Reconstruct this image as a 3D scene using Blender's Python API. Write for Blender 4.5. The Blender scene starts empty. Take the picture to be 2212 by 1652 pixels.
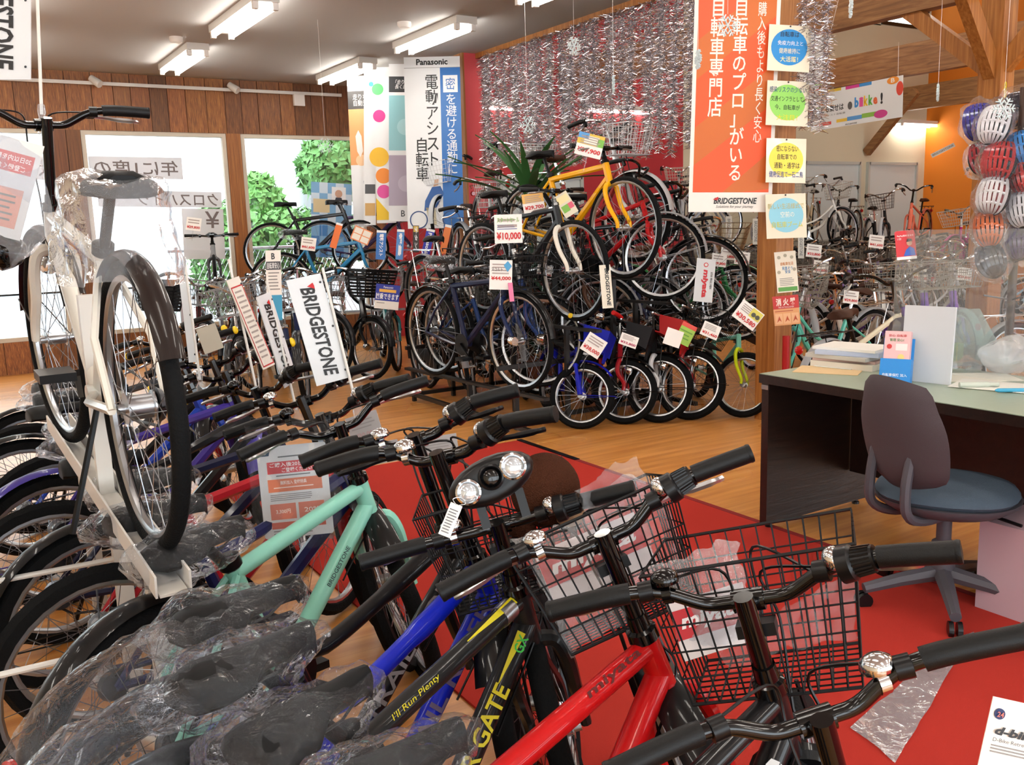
import bpy, math, random
from mathutils import Vector, Matrix, Euler, noise
random.seed(7)
SC = bpy.context.scene
COL = SC.collection
PI = math.pi
V = Vector

# ---------------------------------------------------------------- camera
IW, IH, FPX = 2212.0, 1652.0, 1980.0
CAMH = 1.44
TH, PITCH, ROLL = math.radians(31.8), math.radians(9.9), math.radians(1.73)
CF = V((math.sin(TH) * math.cos(PITCH), math.cos(TH) * math.cos(PITCH), -math.sin(PITCH)))
_r = V((math.cos(TH), -math.sin(TH), 0)); _u = _r.cross(CF)
CR = _r * math.cos(ROLL) - _u * math.sin(ROLL)
CU = _r * math.sin(ROLL) + _u * math.cos(ROLL)
CP = V((0, 0, CAMH))
cd = bpy.data.cameras.new('camera'); cd.sensor_width = 36; cd.lens = FPX / IW * 36; cd.clip_start = .05; cd.clip_end = 200
cam = bpy.data.objects.new('camera', cd); COL.objects.link(cam)
m = Matrix((CR, CU, -CF)).transposed().to_4x4(); m.translation = CP; cam.matrix_world = m
SC.camera = cam

# ---------------------------------------------------------------- light and exposure
SC.view_settings.view_transform = 'Standard'; SC.view_settings.look = 'None'
SC.view_settings.gamma = 1; SC.view_settings.use_curve_mapping = False
SC.view_settings.exposure = 0.5
cy_ = SC.cycles; cy_.max_bounces = 5; cy_.diffuse_bounces = 3; cy_.glossy_bounces = 3; cy_.transmission_bounces = 3; cy_.transparent_max_bounces = 8; cy_.caustics_reflective = False; cy_.caustics_refractive = False
TUBE = 22.0            # radiance of a fluorescent tube
wd = bpy.data.worlds.new('world'); SC.world = wd; wd.use_nodes = True
bg = wd.node_tree.nodes['Background']; bg.inputs[0].default_value = (.86, .94, 1, 1); bg.inputs[1].default_value = 4.5

# ---------------------------------------------------------------- measuring: a photo pixel and one known coordinate give a place in the room
def ray(x, y): return CF + CR * ((x - IW / 2) / FPX) + CU * ((IH / 2 - y) / FPX)
def atZ(x, y, z): d = ray(x, y); return CP + d * ((z - CAMH) / d.z)
def atX(x, y, X): d = ray(x, y); return CP + d * (X / d.x)
def atY(x, y, Y): d = ray(x, y); return CP + d * (Y / d.y)
def atD(x, y, D): return CP + ray(x, y) * D

# ---------------------------------------------------------------- mesh builder
class MB:
    def __init__(s): s.v = []; s.f = []
    def add(s, vs, fs):
        o = len(s.v); s.v.extend(V(p) for p in vs); s.f.extend([tuple(i + o for i in f) for f in fs]); return s
    def box(s, c, d, rot=None):
        c = V(c); x, y, z = d[0] / 2, d[1] / 2, d[2] / 2
        vs = [V((a, b, e)) for a in (-x, x) for b in (-y, y) for e in (-z, z)]
        if rot is not None: vs = [rot @ p for p in vs]
        return s.add([c + p for p in vs], [(0, 1, 3, 2), (4, 6, 7, 5), (0, 4, 5, 1), (2, 3, 7, 6), (0, 2, 6, 4), (1, 5, 7, 3)])
    def bar(s, a, b, w, h, up=(0, 0, 1)):
        a, b = V(a), V(b); d = (b - a).normalized(); up = V(up)
        sd = d.cross(up)
        if sd.length < 1e-4: sd = d.cross(V((1, 0, 0)))
        sd.normalize(); u = sd.cross(d)
        vs = [p + sd * (i * w / 2) + u * (j * h / 2) for p in (a, b) for i, j in ((-1, -1), (1, -1), (1, 1), (-1, 1))]
        return s.add(vs, [(3, 2, 1, 0), (4, 5, 6, 7), (0, 1, 5, 4), (1, 2, 6, 5), (2, 3, 7, 6), (3, 0, 4, 7)])
    def tube(s, pts, r, n=8, closed=False, caps=True):
        pts = [V(p) for p in pts]; k = len(pts)
        rs = r if isinstance(r, (list, tuple)) else [r] * k
        u = None; vs = []
        for i, p in enumerate(pts):
            if closed: t = pts[(i + 1) % k] - pts[i - 1]
            else: t = pts[min(i + 1, k - 1)] - pts[max(i - 1, 0)]
            if t.length < 1e-9: t = V((0, 0, 1))
            t.normalize()
            if u is None:
                u = t.cross(V((0, 0, 1)))
                if u.length < 1e-3: u = t.cross(V((0, 1, 0)))
            else: u = u - t * u.dot(t)
            u.normalize(); w = t.cross(u)
            for j in range(n):
                a = 2 * PI * j / n; vs.append(p + (u * math.cos(a) + w * math.sin(a)) * rs[i])
        fs = []
        for i in range(k if closed else k - 1):
            a, b = i * n, ((i + 1) % k) * n
            for j in range(n): fs.append((a + j, a + (j + 1) % n, b + (j + 1) % n, b + j))
        if caps and not closed:
            fs.append(tuple(range(n - 1, -1, -1))); fs.append(tuple((k - 1) * n + j for j in range(n)))
        return s.add(vs, fs)
    def lathe(s, c, axis, prof, n=16):            # prof: (distance along axis, radius)
        ax = V(axis).normalized(); c = V(c)
        u = ax.cross(V((0, 0, 1)))
        if u.length < 1e-3: u = ax.cross(V((1, 0, 0)))
        u.normalize(); w = ax.cross(u); k = len(prof)
        vs = [c + ax * h + (u * math.cos(2 * PI * j / n) + w * math.sin(2 * PI * j / n)) * max(r, 1e-5) for h, r in prof for j in range(n)]
        fs = [(i * n + j, i * n + (j + 1) % n, (i + 1) * n + (j + 1) % n, (i + 1) * n + j) for i in range(k - 1) for j in range(n)]
        fs.append(tuple(range(n - 1, -1, -1))); fs.append(tuple((k - 1) * n + j for j in range(n)))
        return s.add(vs, fs)
    def ring(s, c, R, prof, N=40, a0=0, a1=2 * PI):    # swept round the y axis in the xz plane; prof: (radial offset, y), closed loop
        c = V(c); full = abs(a1 - a0 - 2 * PI) < 1e-6; k = len(prof); M = N if full else N + 1
        vs = []
        for i in range(M):
            a = a0 + (a1 - a0) * i / N; e = V((math.cos(a), 0, math.sin(a)))
            for q, y in prof: vs.append(c + e * (R + q) + V((0, y, 0)))
        fs = [(i * k + j, i * k + (j + 1) % k, ((i + 1) % M) * k + (j + 1) % k, ((i + 1) % M) * k + j) for i in range(N) for j in range(k)]
        if not full: fs.append(tuple(range(k - 1, -1, -1))); fs.append(tuple((M - 1) * k + j for j in range(k)))
        return s.add(vs, fs)
    def ell(s, c, r, n=12, m=8, rot=None, top=0.0, fn=None):
        c = V(c); vs = []; fs = []
        for i in range(m + 1):
            t = PI * (top + (1 - top) * i / m)
            for j in range(n):
                a = 2 * PI * j / n
                p = V((r[0] * math.sin(t) * math.cos(a), r[1] * math.sin(t) * math.sin(a), r[2] * math.cos(t)))
                if fn: p = fn(p)
                if rot is not None: p = rot @ p
                vs.append(c + p)
        for i in range(m):
            for j in range(n): fs.append((i * n + j, (i + 1) * n + j, (i + 1) * n + (j + 1) % n, i * n + (j + 1) % n))
        return s.add(vs, fs)
    def grid(s, fn, n, m):                        # fn(u, v) in 0..1
        vs = [fn(i / n, j / m) for j in range(m + 1) for i in range(n + 1)]
        fs = [(j * (n + 1) + i, j * (n + 1) + i + 1, (j + 1) * (n + 1) + i + 1, (j + 1) * (n + 1) + i) for j in range(m) for i in range(n)]
        return s.add(vs, fs)
    def prism(s, out, h, mat4=None):              # outline in local xy, thickness h along -z
        n = len(out); vs = [V((x, y, 0)) for x, y in out] + [V((x, y, -h)) for x, y in out]
        if mat4 is not None: vs = [mat4 @ p for p in vs]
        fs = [tuple(range(n)), tuple(range(2 * n - 1, n - 1, -1))] + [(i, i + n, (i + 1) % n + n, (i + 1) % n) for i in range(n)]
        return s.add(vs, fs)
    def map(s, fn): s.v = [V(fn(p)) for p in s.v]; return s
    def mesh(s, name, mat, smooth=True):
        me = bpy.data.meshes.new(name); me.from_pydata([tuple(p) for p in s.v], [], s.f)
        if mat is not None: me.materials.append(mat)
        if smooth:
            me.polygons.foreach_set('use_smooth', [True] * len(me.polygons))
            try: me.set_sharp_from_angle(angle=math.radians(40))
            except Exception: pass
        me.update(); return me
    def build(s, name, mat, parent=None, smooth=True, color=None, **k):
        return obj(name, s.mesh(name, mat, smooth), parent, color=color, **k)

def obj(name, me, parent=None, loc=None, rot=None, color=None, mw=None, label=None, cat=None, group=None, kind=None):
    o = bpy.data.objects.new(name, me); COL.objects.link(o)
    if parent is not None: o.parent = parent
    if mw is not None: o.matrix_basis = mw
    if loc is not None: o.location = loc
    if rot is not None: o.rotation_euler = rot
    if color is not None: o.color = (color[0], color[1], color[2], 1)
    if label: o['label'] = label
    if cat: o['category'] = cat
    if group: o['group'] = group
    if kind: o['kind'] = kind
    return o
def thing(name, label, cat, loc=(0, 0, 0), rot=(0, 0, 0), group=None, mw=None):
    o = obj(name, None, None, None if mw is not None else loc, None if mw is not None else rot, mw=mw, label=label, cat=cat, group=group)
    o.empty_display_size = .1; return o
def cat_rom(P, k=6, closed=False):
    P = [V(p) for p in P]; out = []; n = len(P)
    for i in range(n - 1):
        a, b, c, d = P[max(i - 1, 0)], P[i], P[i + 1], P[min(i + 2, n - 1)]
        for j in range(k):
            t = j / k
            out.append(.5 * ((2 * b) + (c - a) * t + (2 * a - 5 * b + 4 * c - d) * t * t + (3 * b - a - 3 * c + d) * t ** 3))
    out.append(P[-1]); return out
def arc_cut(path, s0, s1):                        # part of a polyline between two arc lengths
    out = []; s = 0
    def at(q):
        t = 0
        for a, b in zip(path, path[1:]):
            l = (b - a).length
            if t + l >= q: return a + (b - a) * ((q - t) / max(l, 1e-9))
            t += l
        return path[-1]
    out.append(at(s0))
    for a, b in zip(path, path[1:]):
        s += (b - a).length
        if s0 < s < s1: out.append(b)
    out.append(at(s1)); return out

# ---------------------------------------------------------------- materials
def lin(c):
    if isinstance(c, str):
        c = c.lstrip('#'); c = [int(c[i:i + 2], 16) / 255 for i in (0, 2, 4)]
        return tuple(x / 12.92 if x <= .04045 else ((x + .055) / 1.055) ** 2.4 for x in c)
    return tuple(c[:3])
_mats = {}
def mat(name, color=None, rough=.5, metal=0.0, coat=0.0, spec=.5, oc=False, bump=0.0, bscale=60, emit=None, estr=0, trans=0.0, ior=1.45):
    if name in _mats: return _mats[name]
    M = bpy.data.materials.new(name); M.use_nodes = True; nt = M.node_tree; b = nt.nodes['Principled BSDF']
    if color is not None: b.inputs['Base Color'].default_value = (*lin(color), 1)
    b.inputs['Roughness'].default_value = rough; b.inputs['Metallic'].default_value = metal
    b.inputs['Coat Weight'].default_value = coat; b.inputs['Coat Roughness'].default_value = .06; b.inputs['Specular IOR Level'].default_value = spec
    b.inputs['Transmission Weight'].default_value = trans; b.inputs['IOR'].default_value = ior
    if emit is not None:
        b.inputs['Emission Color'].default_value = (*lin(emit), 1); b.inputs['Emission Strength'].default_value = estr
    if oc:
        oi = nt.nodes.new('ShaderNodeObjectInfo'); nt.links.new(oi.outputs['Color'], b.inputs['Base Color'])
    if bump:
        n = nt.nodes.new('ShaderNodeTexNoise'); n.inputs['Scale'].default_value = bscale
        tc = nt.nodes.new('ShaderNodeTexCoord'); nt.links.new(tc.outputs['Object'], n.inputs['Vector'])
        bp = nt.nodes.new('ShaderNodeBump'); bp.inputs['Strength'].default_value = bump; bp.inputs['Distance'].default_value = .01
        nt.links.new(n.outputs['Fac'], bp.inputs['Height']); nt.links.new(bp.outputs['Normal'], b.inputs['Normal'])
    _mats[name] = M; return M
def ink(c, rough=.45): return mat('ink_' + c.lstrip('#') + ('' if rough == .45 else '_m'), c, rough)

def wood(name, c1, c2, c3, rough=.45, scale=(6, 6, .5), oc=False, var=.5):
    M = bpy.data.materials.new(name); M.use_nodes = True; nt = M.node_tree; L = nt.links.new; b = nt.nodes['Principled BSDF']
    tc = nt.nodes.new('ShaderNodeTexCoord'); mp = nt.nodes.new('ShaderNodeMapping'); mp.inputs['Scale'].default_value = scale
    L(tc.outputs['Object'], mp.inputs['Vector'])
    n = nt.nodes.new('ShaderNodeTexNoise'); n.inputs['Scale'].default_value = 4; n.inputs['Detail'].default_value = 7; n.inputs['Roughness'].default_value = .6
    n.inputs['Distortion'].default_value = .6; L(mp.outputs['Vector'], n.inputs['Vector'])
    cr = nt.nodes.new('ShaderNodeValToRGB'); cr.color_ramp.elements[0].position = .3; cr.color_ramp.elements[1].position = .72
    cr.color_ramp.elements[0].color = (*lin(c1), 1); cr.color_ramp.elements[1].color = (*lin(c3), 1)
    e = cr.color_ramp.elements.new(.5); e.color = (*lin(c2), 1)
    L(n.outputs['Fac'], cr.inputs['Fac']); out = cr.outputs['Color']
    if oc:
        oi = nt.nodes.new('ShaderNodeObjectInfo'); mx = nt.nodes.new('ShaderNodeMix'); mx.data_type = 'RGBA'; mx.blend_type = 'MULTIPLY'
        mx.inputs[0].default_value = 1; L(out, mx.inputs[6]); L(oi.outputs['Color'], mx.inputs[7]); out = mx.outputs[2]
    L(out, b.inputs['Base Color']); b.inputs['Roughness'].default_value = rough
    bp = nt.nodes.new('ShaderNodeBump'); bp.inputs['Strength'].default_value = .15; bp.inputs['Distance'].default_value = .01
    L(n.outputs['Fac'], bp.inputs['Height']); L(bp.outputs['Normal'], b.inputs['Normal'])
    return M

def film(name, haze=.12, gl=.2, tint=(.95, .97, 1), bump=.5, bscale=22, rough=.12, fior=1.3):
    M = bpy.data.materials.new(name); M.use_nodes = True; nt = M.node_tree; L = nt.links.new
    nt.nodes.remove(nt.nodes['Principled BSDF']); out = nt.nodes['Material Output']
    tr = nt.nodes.new('ShaderNodeBsdfTransparent'); tr.inputs[0].default_value = (*tint, 1)
    df = nt.nodes.new('ShaderNodeBsdfDiffuse'); df.inputs[0].default_value = (.8, .82, .85, 1)
    g = nt.nodes.new('ShaderNodeBsdfGlossy'); g.inputs['Roughness'].default_value = rough; g.inputs[0].default_value = (1, 1, 1, 1)
    tc = nt.nodes.new('ShaderNodeTexCoord'); n = nt.nodes.new('ShaderNodeTexNoise'); n.inputs['Scale'].default_value = bscale; n.inputs['Detail'].default_value = 4
    n.inputs['Distortion'].default_value = 1.2
    L(tc.outputs['Object'], n.inputs['Vector'])
    bp = nt.nodes.new('ShaderNodeBump'); bp.inputs['Strength'].default_value = bump; bp.inputs['Distance'].default_value = .03
    L(n.outputs['Fac'], bp.inputs['Height']); L(bp.outputs['Normal'], g.inputs['Normal'])
    fr = nt.nodes.new('ShaderNodeFresnel'); fr.inputs[0].default_value = fior; L(bp.outputs['Normal'], fr.inputs['Normal'])
    ma = nt.nodes.new('ShaderNodeMath'); ma.operation = 'MULTIPLY_ADD'; ma.inputs[1].default_value = .5; ma.inputs[2].default_value = gl; ma.use_clamp = True
    L(fr.outputs[0], ma.inputs[0])
    m1 = nt.nodes.new('ShaderNodeMixShader'); m1.inputs[0].default_value = haze; L(tr.outputs[0], m1.inputs[1]); L(df.outputs[0], m1.inputs[2])
    m2 = nt.nodes.new('ShaderNodeMixShader'); L(ma.outputs[0], m2.inputs[0]); L(m1.outputs[0], m2.inputs[1]); L(g.outputs[0], m2.inputs[2])
    L(m2.outputs[0], out.inputs['Surface']); return M

def floor_mat():
    M = bpy.data.materials.new('vinyl_wood_floor'); M.use_nodes = True; nt = M.node_tree; L = nt.links.new; b = nt.nodes['Principled BSDF']
    tc = nt.nodes.new('ShaderNodeTexCoord'); mp = nt.nodes.new('ShaderNodeMapping'); mp.inputs['Scale'].default_value = (.5, 7, 1)
    L(tc.outputs['Object'], mp.inputs['Vector'])
    n = nt.nodes.new('ShaderNodeTexNoise'); n.inputs['Scale'].default_value = 3; n.inputs['Detail'].default_value = 6; L(mp.outputs['Vector'], n.inputs['Vector'])
    n2 = nt.nodes.new('ShaderNodeTexNoise'); n2.inputs['Scale'].default_value = 1.3; L(tc.outputs['Object'], n2.inputs['Vector'])
    cr = nt.nodes.new('ShaderNodeValToRGB'); cr.color_ramp.elements[0].position = .3; cr.color_ramp.elements[1].position = .75
    cr.color_ramp.elements[0].color = (*lin('#b8722f'), 1); cr.color_ramp.elements[1].color = (*lin('#dfa058'), 1)
    L(n.outputs['Fac'], cr.inputs['Fac'])
    br = nt.nodes.new('ShaderNodeTexBrick'); br.inputs['Scale'].default_value = 1; br.inputs['Brick Width'].default_value = .9; br.inputs['Row Height'].default_value = .1
    br.inputs['Mortar Size'].default_value = .0015; br.inputs['Color1'].default_value = (1, 1, 1, 1); br.inputs['Color2'].default_value = (.86, .86, .86, 1); br.inputs['Mortar'].default_value = (.7, .66, .6, 1)
    L(tc.outputs['Object'], br.inputs['Vector'])
    mx = nt.nodes.new('ShaderNodeMix'); mx.data_type = 'RGBA'; mx.blend_type = 'MULTIPLY'; mx.inputs[0].default_value = .5
    L(cr.outputs['Color'], mx.inputs[6]); L(br.outputs['Color'], mx.inputs[7]); L(mx.outputs[2], b.inputs['Base Color'])
    ma = nt.nodes.new('ShaderNodeMath'); ma.operation = 'MULTIPLY_ADD'; ma.inputs[1].default_value = .2; ma.inputs[2].default_value = .2
    L(n2.outputs['Fac'], ma.inputs[0]); L(ma.outputs[0], b.inputs['Roughness'])
    return M

M_PAINT = mat('paint', None, .4, 0, .4, spec=.2, oc=True)
M_MATTE = mat('matte_paint', None, .55, 0, 0, oc=True)
M_SATIN = mat('satin_plastic', None, .5, 0, 0, spec=.22, oc=True)
M_RUB = mat('rubber', '#0f1011', .8, spec=.15, bump=.3, bscale=140)
M_GRIP = mat('grip_rubber', '#0b0c0d', .45, spec=.3, bump=.08, bscale=500)
M_BLK = mat('black_plastic', '#09090b', .32, spec=.35)
M_BLKG = mat('black_gloss', '#060607', .15, 0, .4, spec=.35)
M_CHR = mat('chrome', '#d9dadc', .12, 1)
M_ALU = mat('aluminium', '#b9bcc0', .3, 1)
M_STEEL = mat('dark_steel', '#4a4c50', .35, 1)
M_SPK = mat('spoke_steel', '#8d9096', .3, 1)
M_SPKB = mat('spoke_black', '#232427', .35, .6)
M_WHITE = mat('white_metal', '#d9d6cf', .35)
M_CARD = mat('card_white', '#ece8e2', .55)
M_RED = mat('reflector_red', '#b01414', .15, coat=.5)
M_GLASSY = mat('lens_clear', '#cfd6dc', .08, .6, .5)
M_FILM = film('clear_bag', .025, .0, bump=.6, bscale=26, rough=.05)
M_FILMW = film('milky_bag', .13, .0, bump=.35, bscale=14, rough=.08)
M_BUBBLE = film('bubble_wrap', .22, .06, bump=.8, bscale=120)

# ================================================================ the setting
YB = 10.98; ZC = 3.15
def struct(name, mb, M, parent=None, smooth=False, color=None, label=None):
    o = mb.build(name, M, parent, smooth, color)
    if parent is None: o['kind'] = 'structure'
    if label: o['label'] = label
    return o
M_CEIL = mat('ceiling_paint', '#b6b5b2', .8)
M_CREAM = mat('cream_wall', '#cfc6ad', .8)
M_ORANGE = mat('orange_wall', '#d87a1c', .75)
M_REDW = mat('red_wall', '#b52f36', .7)
M_PLANK = wood('rustic_plank', '#4a2a14', '#855023', '#b3793c', .5, (9, 9, 1.1), oc=True)
M_BEAM = wood('beam_timber', '#6a4526', '#8a5f38', '#a5784c', .55, (8, .6, 8))
M_POST = wood('post_timber', '#85501f', '#a2672f', '#bb8346', .5, (10, 10, .5))
M_GLASS = film('window_glass', .02, .0, (.97, .985, .98), 0.0, 1, .02, 1.45)
M_BLIND = mat('roller_blind', '#c9d2d2', .7)

struct('floor', MB().box((5.7, 3.5, -.05), (22, 15.4, .1)), floor_mat(), label='glossy orange-brown wood-look vinyl floor')
cg = MB(); cg.box((2.19, 1.0, .004), (1.93, 8.1, .008))
M_CARPET = mat('red_carpet', '#bf392f', .95, spec=.1, bump=.6, bscale=900)
rug = cg.build('carpet_runner', M_CARPET, None, False, label='long red carpet runner under the front wheels of the bicycles', cat='carpet')
ed = MB(); ed.box((3.17, .97, .005), (.03, 8.1, .01)).build('edge_binding', mat('carpet_edge', '#7d1416', .9), rug, False)
MB().box((3.172, 4.72, .008), (.034, .66, .012)).build('black_tape', M_BLK, rug, False)

struct('ceiling', MB().box((-.03, 3.5, ZC + .05), (9.96, 15.4, .1)), M_CEIL, label='plain pale grey ceiling over the front hall')
struct('ceiling_vault', MB().box((10.6, 3.5, 5.65), (11.6, 15.4, .1)), M_CREAM)
struct('trim_1', MB().box((4.97, 3.5, ZC - .005), (.07, 14.9, .09)), M_POST)
struct('wall_gable', MB().box((4.98, 3.5, 4.4), (.06, 15.0, 2.4)), M_CREAM)
struct('wall_left', MB().box((-5.05, 3.5, 1.6), (.1, 15.4, 3.2)), M_CREAM)
struct('wall_right', MB().box((16.3, 3.5, 2.8), (.1, 15.4, 5.7)), M_ORANGE, label='tall orange side wall')
# entrance front behind the viewer: piers and a header with open glazed bays
fr = MB()
for x in (-4.9, -1.6, 1.8, 5.2, 8.6, 12.2, 16.0): fr.box((x, -4.05, 1.5), (.3, .12, 3.0))
fr.box((5.6, -4.05, 4.15), (21.6, .12, 2.9)); fr.box((5.6, -4.05, .2), (21.6, .12, .4))
struct('wall_front', fr, M_CREAM)

# back wall, wood-clad part with shop windows
bays = [(-4.9, -2.3), (-2.0, 1.20), (1.49, 3.03), (3.20, 4.72)]
ZS, ZT = .345, 2.55
wb_ = MB(); wb_.box((0, YB + .1, ZS / 2), (10, .12, ZS)); wb_.box((0, YB + .1, (ZT + ZC) / 2), (10, .12, ZC - ZT))
for a, b in ((-5, -4.9), (-2.3, -2.0), (1.20, 1.49), (3.03, 3.20), (4.72, 5.0)): wb_.box(((a + b) / 2, YB + .1, 1.5), (b - a, .12, 2.4))
wallb = struct('wall_back', wb_, M_PLANK, color=(.62, .55, .5), label='wood-clad back wall with shop windows')
pk = MB(); pk.box((0, 0, 0), (1, 1, 1)); pk_me = pk.mesh('plank', M_PLANK, False)
def plank(x0, x1, z0, z1, y=YB + .03):
    o = obj('plank', pk_me, wallb, ((x0 + x1) / 2, y - random.uniform(0, .006), (z0 + z1) / 2))
    o.scale = (x1 - x0 - .006, .03, z1 - z0); t = random.uniform(.55, 1.25); o.color = (t, t * random.uniform(.9, 1), t * random.uniform(.82, 1), 1)
x = -1.2
while x < 4.95:
    w = random.uniform(.17, .27); plank(x, min(x + w, 4.96), ZT, ZC); x += w
for a, b in ((1.20, 1.49), (3.03, 3.20), (4.72, 4.95)):
    n = 2 if b - a > .2 else 1
    for i in range(n): plank(a + (b - a) * i / n, a + (b - a) * (i + 1) / n, ZS, ZT)
x = -1.2
while x < 4.95:
    w = random.uniform(.2, .3); plank(x, min(x + w, 4.96), 0, ZS); x += w
for i, (a, b) in enumerate(bays):
    fm = MB(); t = .045
    for xx in (a + t / 2, b - t / 2): fm.box((xx, YB + .06, (ZS + ZT) / 2), (t, .07, ZT - ZS))
    for zz in (ZS + t / 2, ZT - t / 2): fm.box(((a + b) / 2, YB + .06, zz), (b - a - 2 * t, .07, t))
    wn = struct('window_%d' % (i + 1), fm, mat('window_frame', '#c8bfae', .5), label='shop window in pale metal frame')
    MB().box(((a + b) / 2, YB + .075, (ZS + ZT) / 2), (b - a - 2 * t, .006, ZT - ZS - 2 * t)).build('pane', M_GLASS, wn, False)
# red and cream back wall of the far hall
rw = MB(); rw.box((7.55, YB + .1, 2.8), (5.1, .12, 5.6)); struct('wall_back_red', rw, M_REDW, label='deep red back wall behind the tinsel')
cw = MB(); cw.box((13.2, YB + .1, 2.36), (6.2, .12, 4.72)); cw.box((12.45, YB + .1, 5.15), (4.7, .12, .9)); cw.box((16.25, YB + .1, 5.15), (.2, .12, .9))
struct('wall_back_cream', cw, M_CREAM, label='cream back wall of the far hall')
fm = MB()
for a, b, c, d in ((14.8, 16.15, 4.72, 4.78), (14.8, 14.86, 4.78, 5.5), (16.08, 16.15, 4.78, 5.5)): fm.box(((a + b) / 2, YB + .05, (c + d) / 2), (b - a, .08, d - c))
wn = struct('window_5', fm, M_STEEL, label='small high clerestory window'); MB().box((15.47, YB + .08, 5.14), (1.2, .006, .7)).build('pane', M_GLASS, wn, False)
for i, (a, b, z0, z1) in enumerate(((6.7, 8.1, 1.1, 2.05), (12.85, 14.3, .95, 2.3), (14.55, 15.95, .95, 2.3))):
    fm = MB(); t = .05
    for xx in (a, b): fm.box((xx, YB + .01, (z0 + z1) / 2), (t, .06, z1 - z0 + t))
    for zz in (z0, z1): fm.box(((a + b) / 2, YB + .01, zz), (b - a, .06, t))
    wn = struct('window_%d' % (i + 6), fm, mat('blind_frame', '#b9bdb8', .4), label='window closed by a pale roller blind')
    MB().box(((a + b) / 2, YB + .02, (z0 + z1) / 2), (b - a, .02, z1 - z0)).build('roller_blind', M_BLIND, wn, False)
# posts, beams, braces
def timber(name, a, b, w, h, M=M_BEAM, up=(0, 0, 1), label=None):
    m_ = MB().bar(a, b, w, h, up); return struct(name, m_, M, label=label)
timber('column_1', (4.95, 4.47, 0), (4.95, 4.47, 5.6), .17, .17, M_POST, (1, 0, 0), 'square timber post hung with round-printed notices')
timber('column_2', (7.8, 4.66, 0), (7.8, 4.66, 5.6), .2, .2, M_POST, (1, 0, 0), 'square timber post behind the helmet display')
for i, X in enumerate((7.8, 11.26, 15.1)): timber('beam_%d' % (i + 1), (X, 3.0, 3.4), (X, YB, 3.4), .14, .4, label='laminated timber ceiling beam')
timber('beam_4', (4.95, 4.47, 4.35), (16.2, 4.55, 4.35), .14, .3, label='cross beam on the posts')
timber('brace_1', (4.98, 4.47, 2.78), (6.3, 4.47, 4.2), .1, .14, M_POST)
timber('brace_2', (7.75, 4.66, 2.55), (6.45, 4.64, 4.2), .1, .14, M_POST)
timber('brace_3', (7.8, 4.72, 2.6), (7.8, 5.6, 3.3), .1, .13, M_POST)
timber('brace_4', (7.8, 4.6, 2.6), (7.8, 3.6, 3.7), .1, .13, M_POST)
p0 = atY(1872, 330, YB); p1 = V((p0.x, YB - .95, p0.z + .95)); timber('brace_5', p0, p1, .1, .14, M_BEAM)
timber('column_3', (4.9, 8.58, 0), (4.9, 8.58, ZC), .2, .2, mat('red_column', '#cf4f55', .6), (1, 0, 0), 'red painted column at the end of the tinsel')
MB().box((4.79, 8.58, 1.58), (.02, .2, 3.14)).build('wood_edge', M_POST, bpy.data.objects['column_3'], False)

# ---------------------------------------------------------------- fluorescent fittings
M_TUBE = mat('lit_tube', '#ffffff', .4, emit=(1, .94, .87), estr=TUBE)
M_TUBE2 = mat('lit_tube_hall', '#ffffff', .4, emit=(1, .93, .84), estr=TUBE * 1.9)  # stronger tubes for the unseen hall lights, to lift the cream wall
def fitting(loc, rz, label, two=True, L=1.2, wall=False, tilt=0, MT=None):
    r = thing('fluorescent_light', label, 'light', loc, (tilt, 0, rz), 'fluorescent ceiling lights')
    hb = MB(); hb.box((0, 0, -.03), (.2, L + .06, .06)) if two else hb.box((0, 0, -.03), (.08, L + .06, .06)); hb.build('housing', M_WHITE, r, False)
    for sx in ((-.075, .075) if two else (0,)):
        tb = MB().tube([(sx, -L / 2 + .03, -.09), (sx, L / 2 - .03, -.09)], .016, 5).build('tube', MT or M_TUBE, r)
        for sy in (-1, 1): MB().box((sx, sy * (L / 2 - .01), -.075), (.04, .04, .07)).build('socket', M_CARD, r, False)
    return r
names = {(2.29, 7.58): 'twin-tube ceiling light at the top edge above the wooden back wall', (2.29, 9.62): 'twin-tube ceiling light nearest the wooden back wall',
         (4.01, 7.64): 'twin-tube ceiling light beside the tinsel curtain', (4.01, 9.7): 'twin-tube ceiling light in front of the hanging banners'}
for (x, y), l in names.items(): fitting((x, y, ZC), 0, l)
for X in (-2.9, -1.15, .57, 2.29, 4.01):
    for Y in (9.6, 7.6, 5.5, 3.4, 1.3, -.8, -2.9):
        if X > 2 and Y > 7: continue
        fitting((X, Y, ZC), 0, 'twin-tube ceiling light outside the picture above the bicycle rows')
for a, b, z in ((8.2, 9.4, 3.08), (6.1, 7.05, 3.05)):
    fitting(((a + b) / 2, YB - .0, z), PI / 2, 'single-tube batten on the red wall ' + ('seen through the tinsel middle' if a > 8 else 'at the red column'), False, b - a)
p = atY(1984, 272, YB - .1); fitting((p.x, YB - .1, p.z + .09), PI / 2, 'twin-tube batten glowing on the wall where cream meets orange', True)
for X in (6.4, 9.6, 13.2):
    for Y in (1.0, 3.3, 6.2, 8.8): fitting((X, Y, 4.6), 0, 'twin-tube light high in the far hall above the view', MT=M_TUBE2)  # added out of view to brighten the far hall
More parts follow.
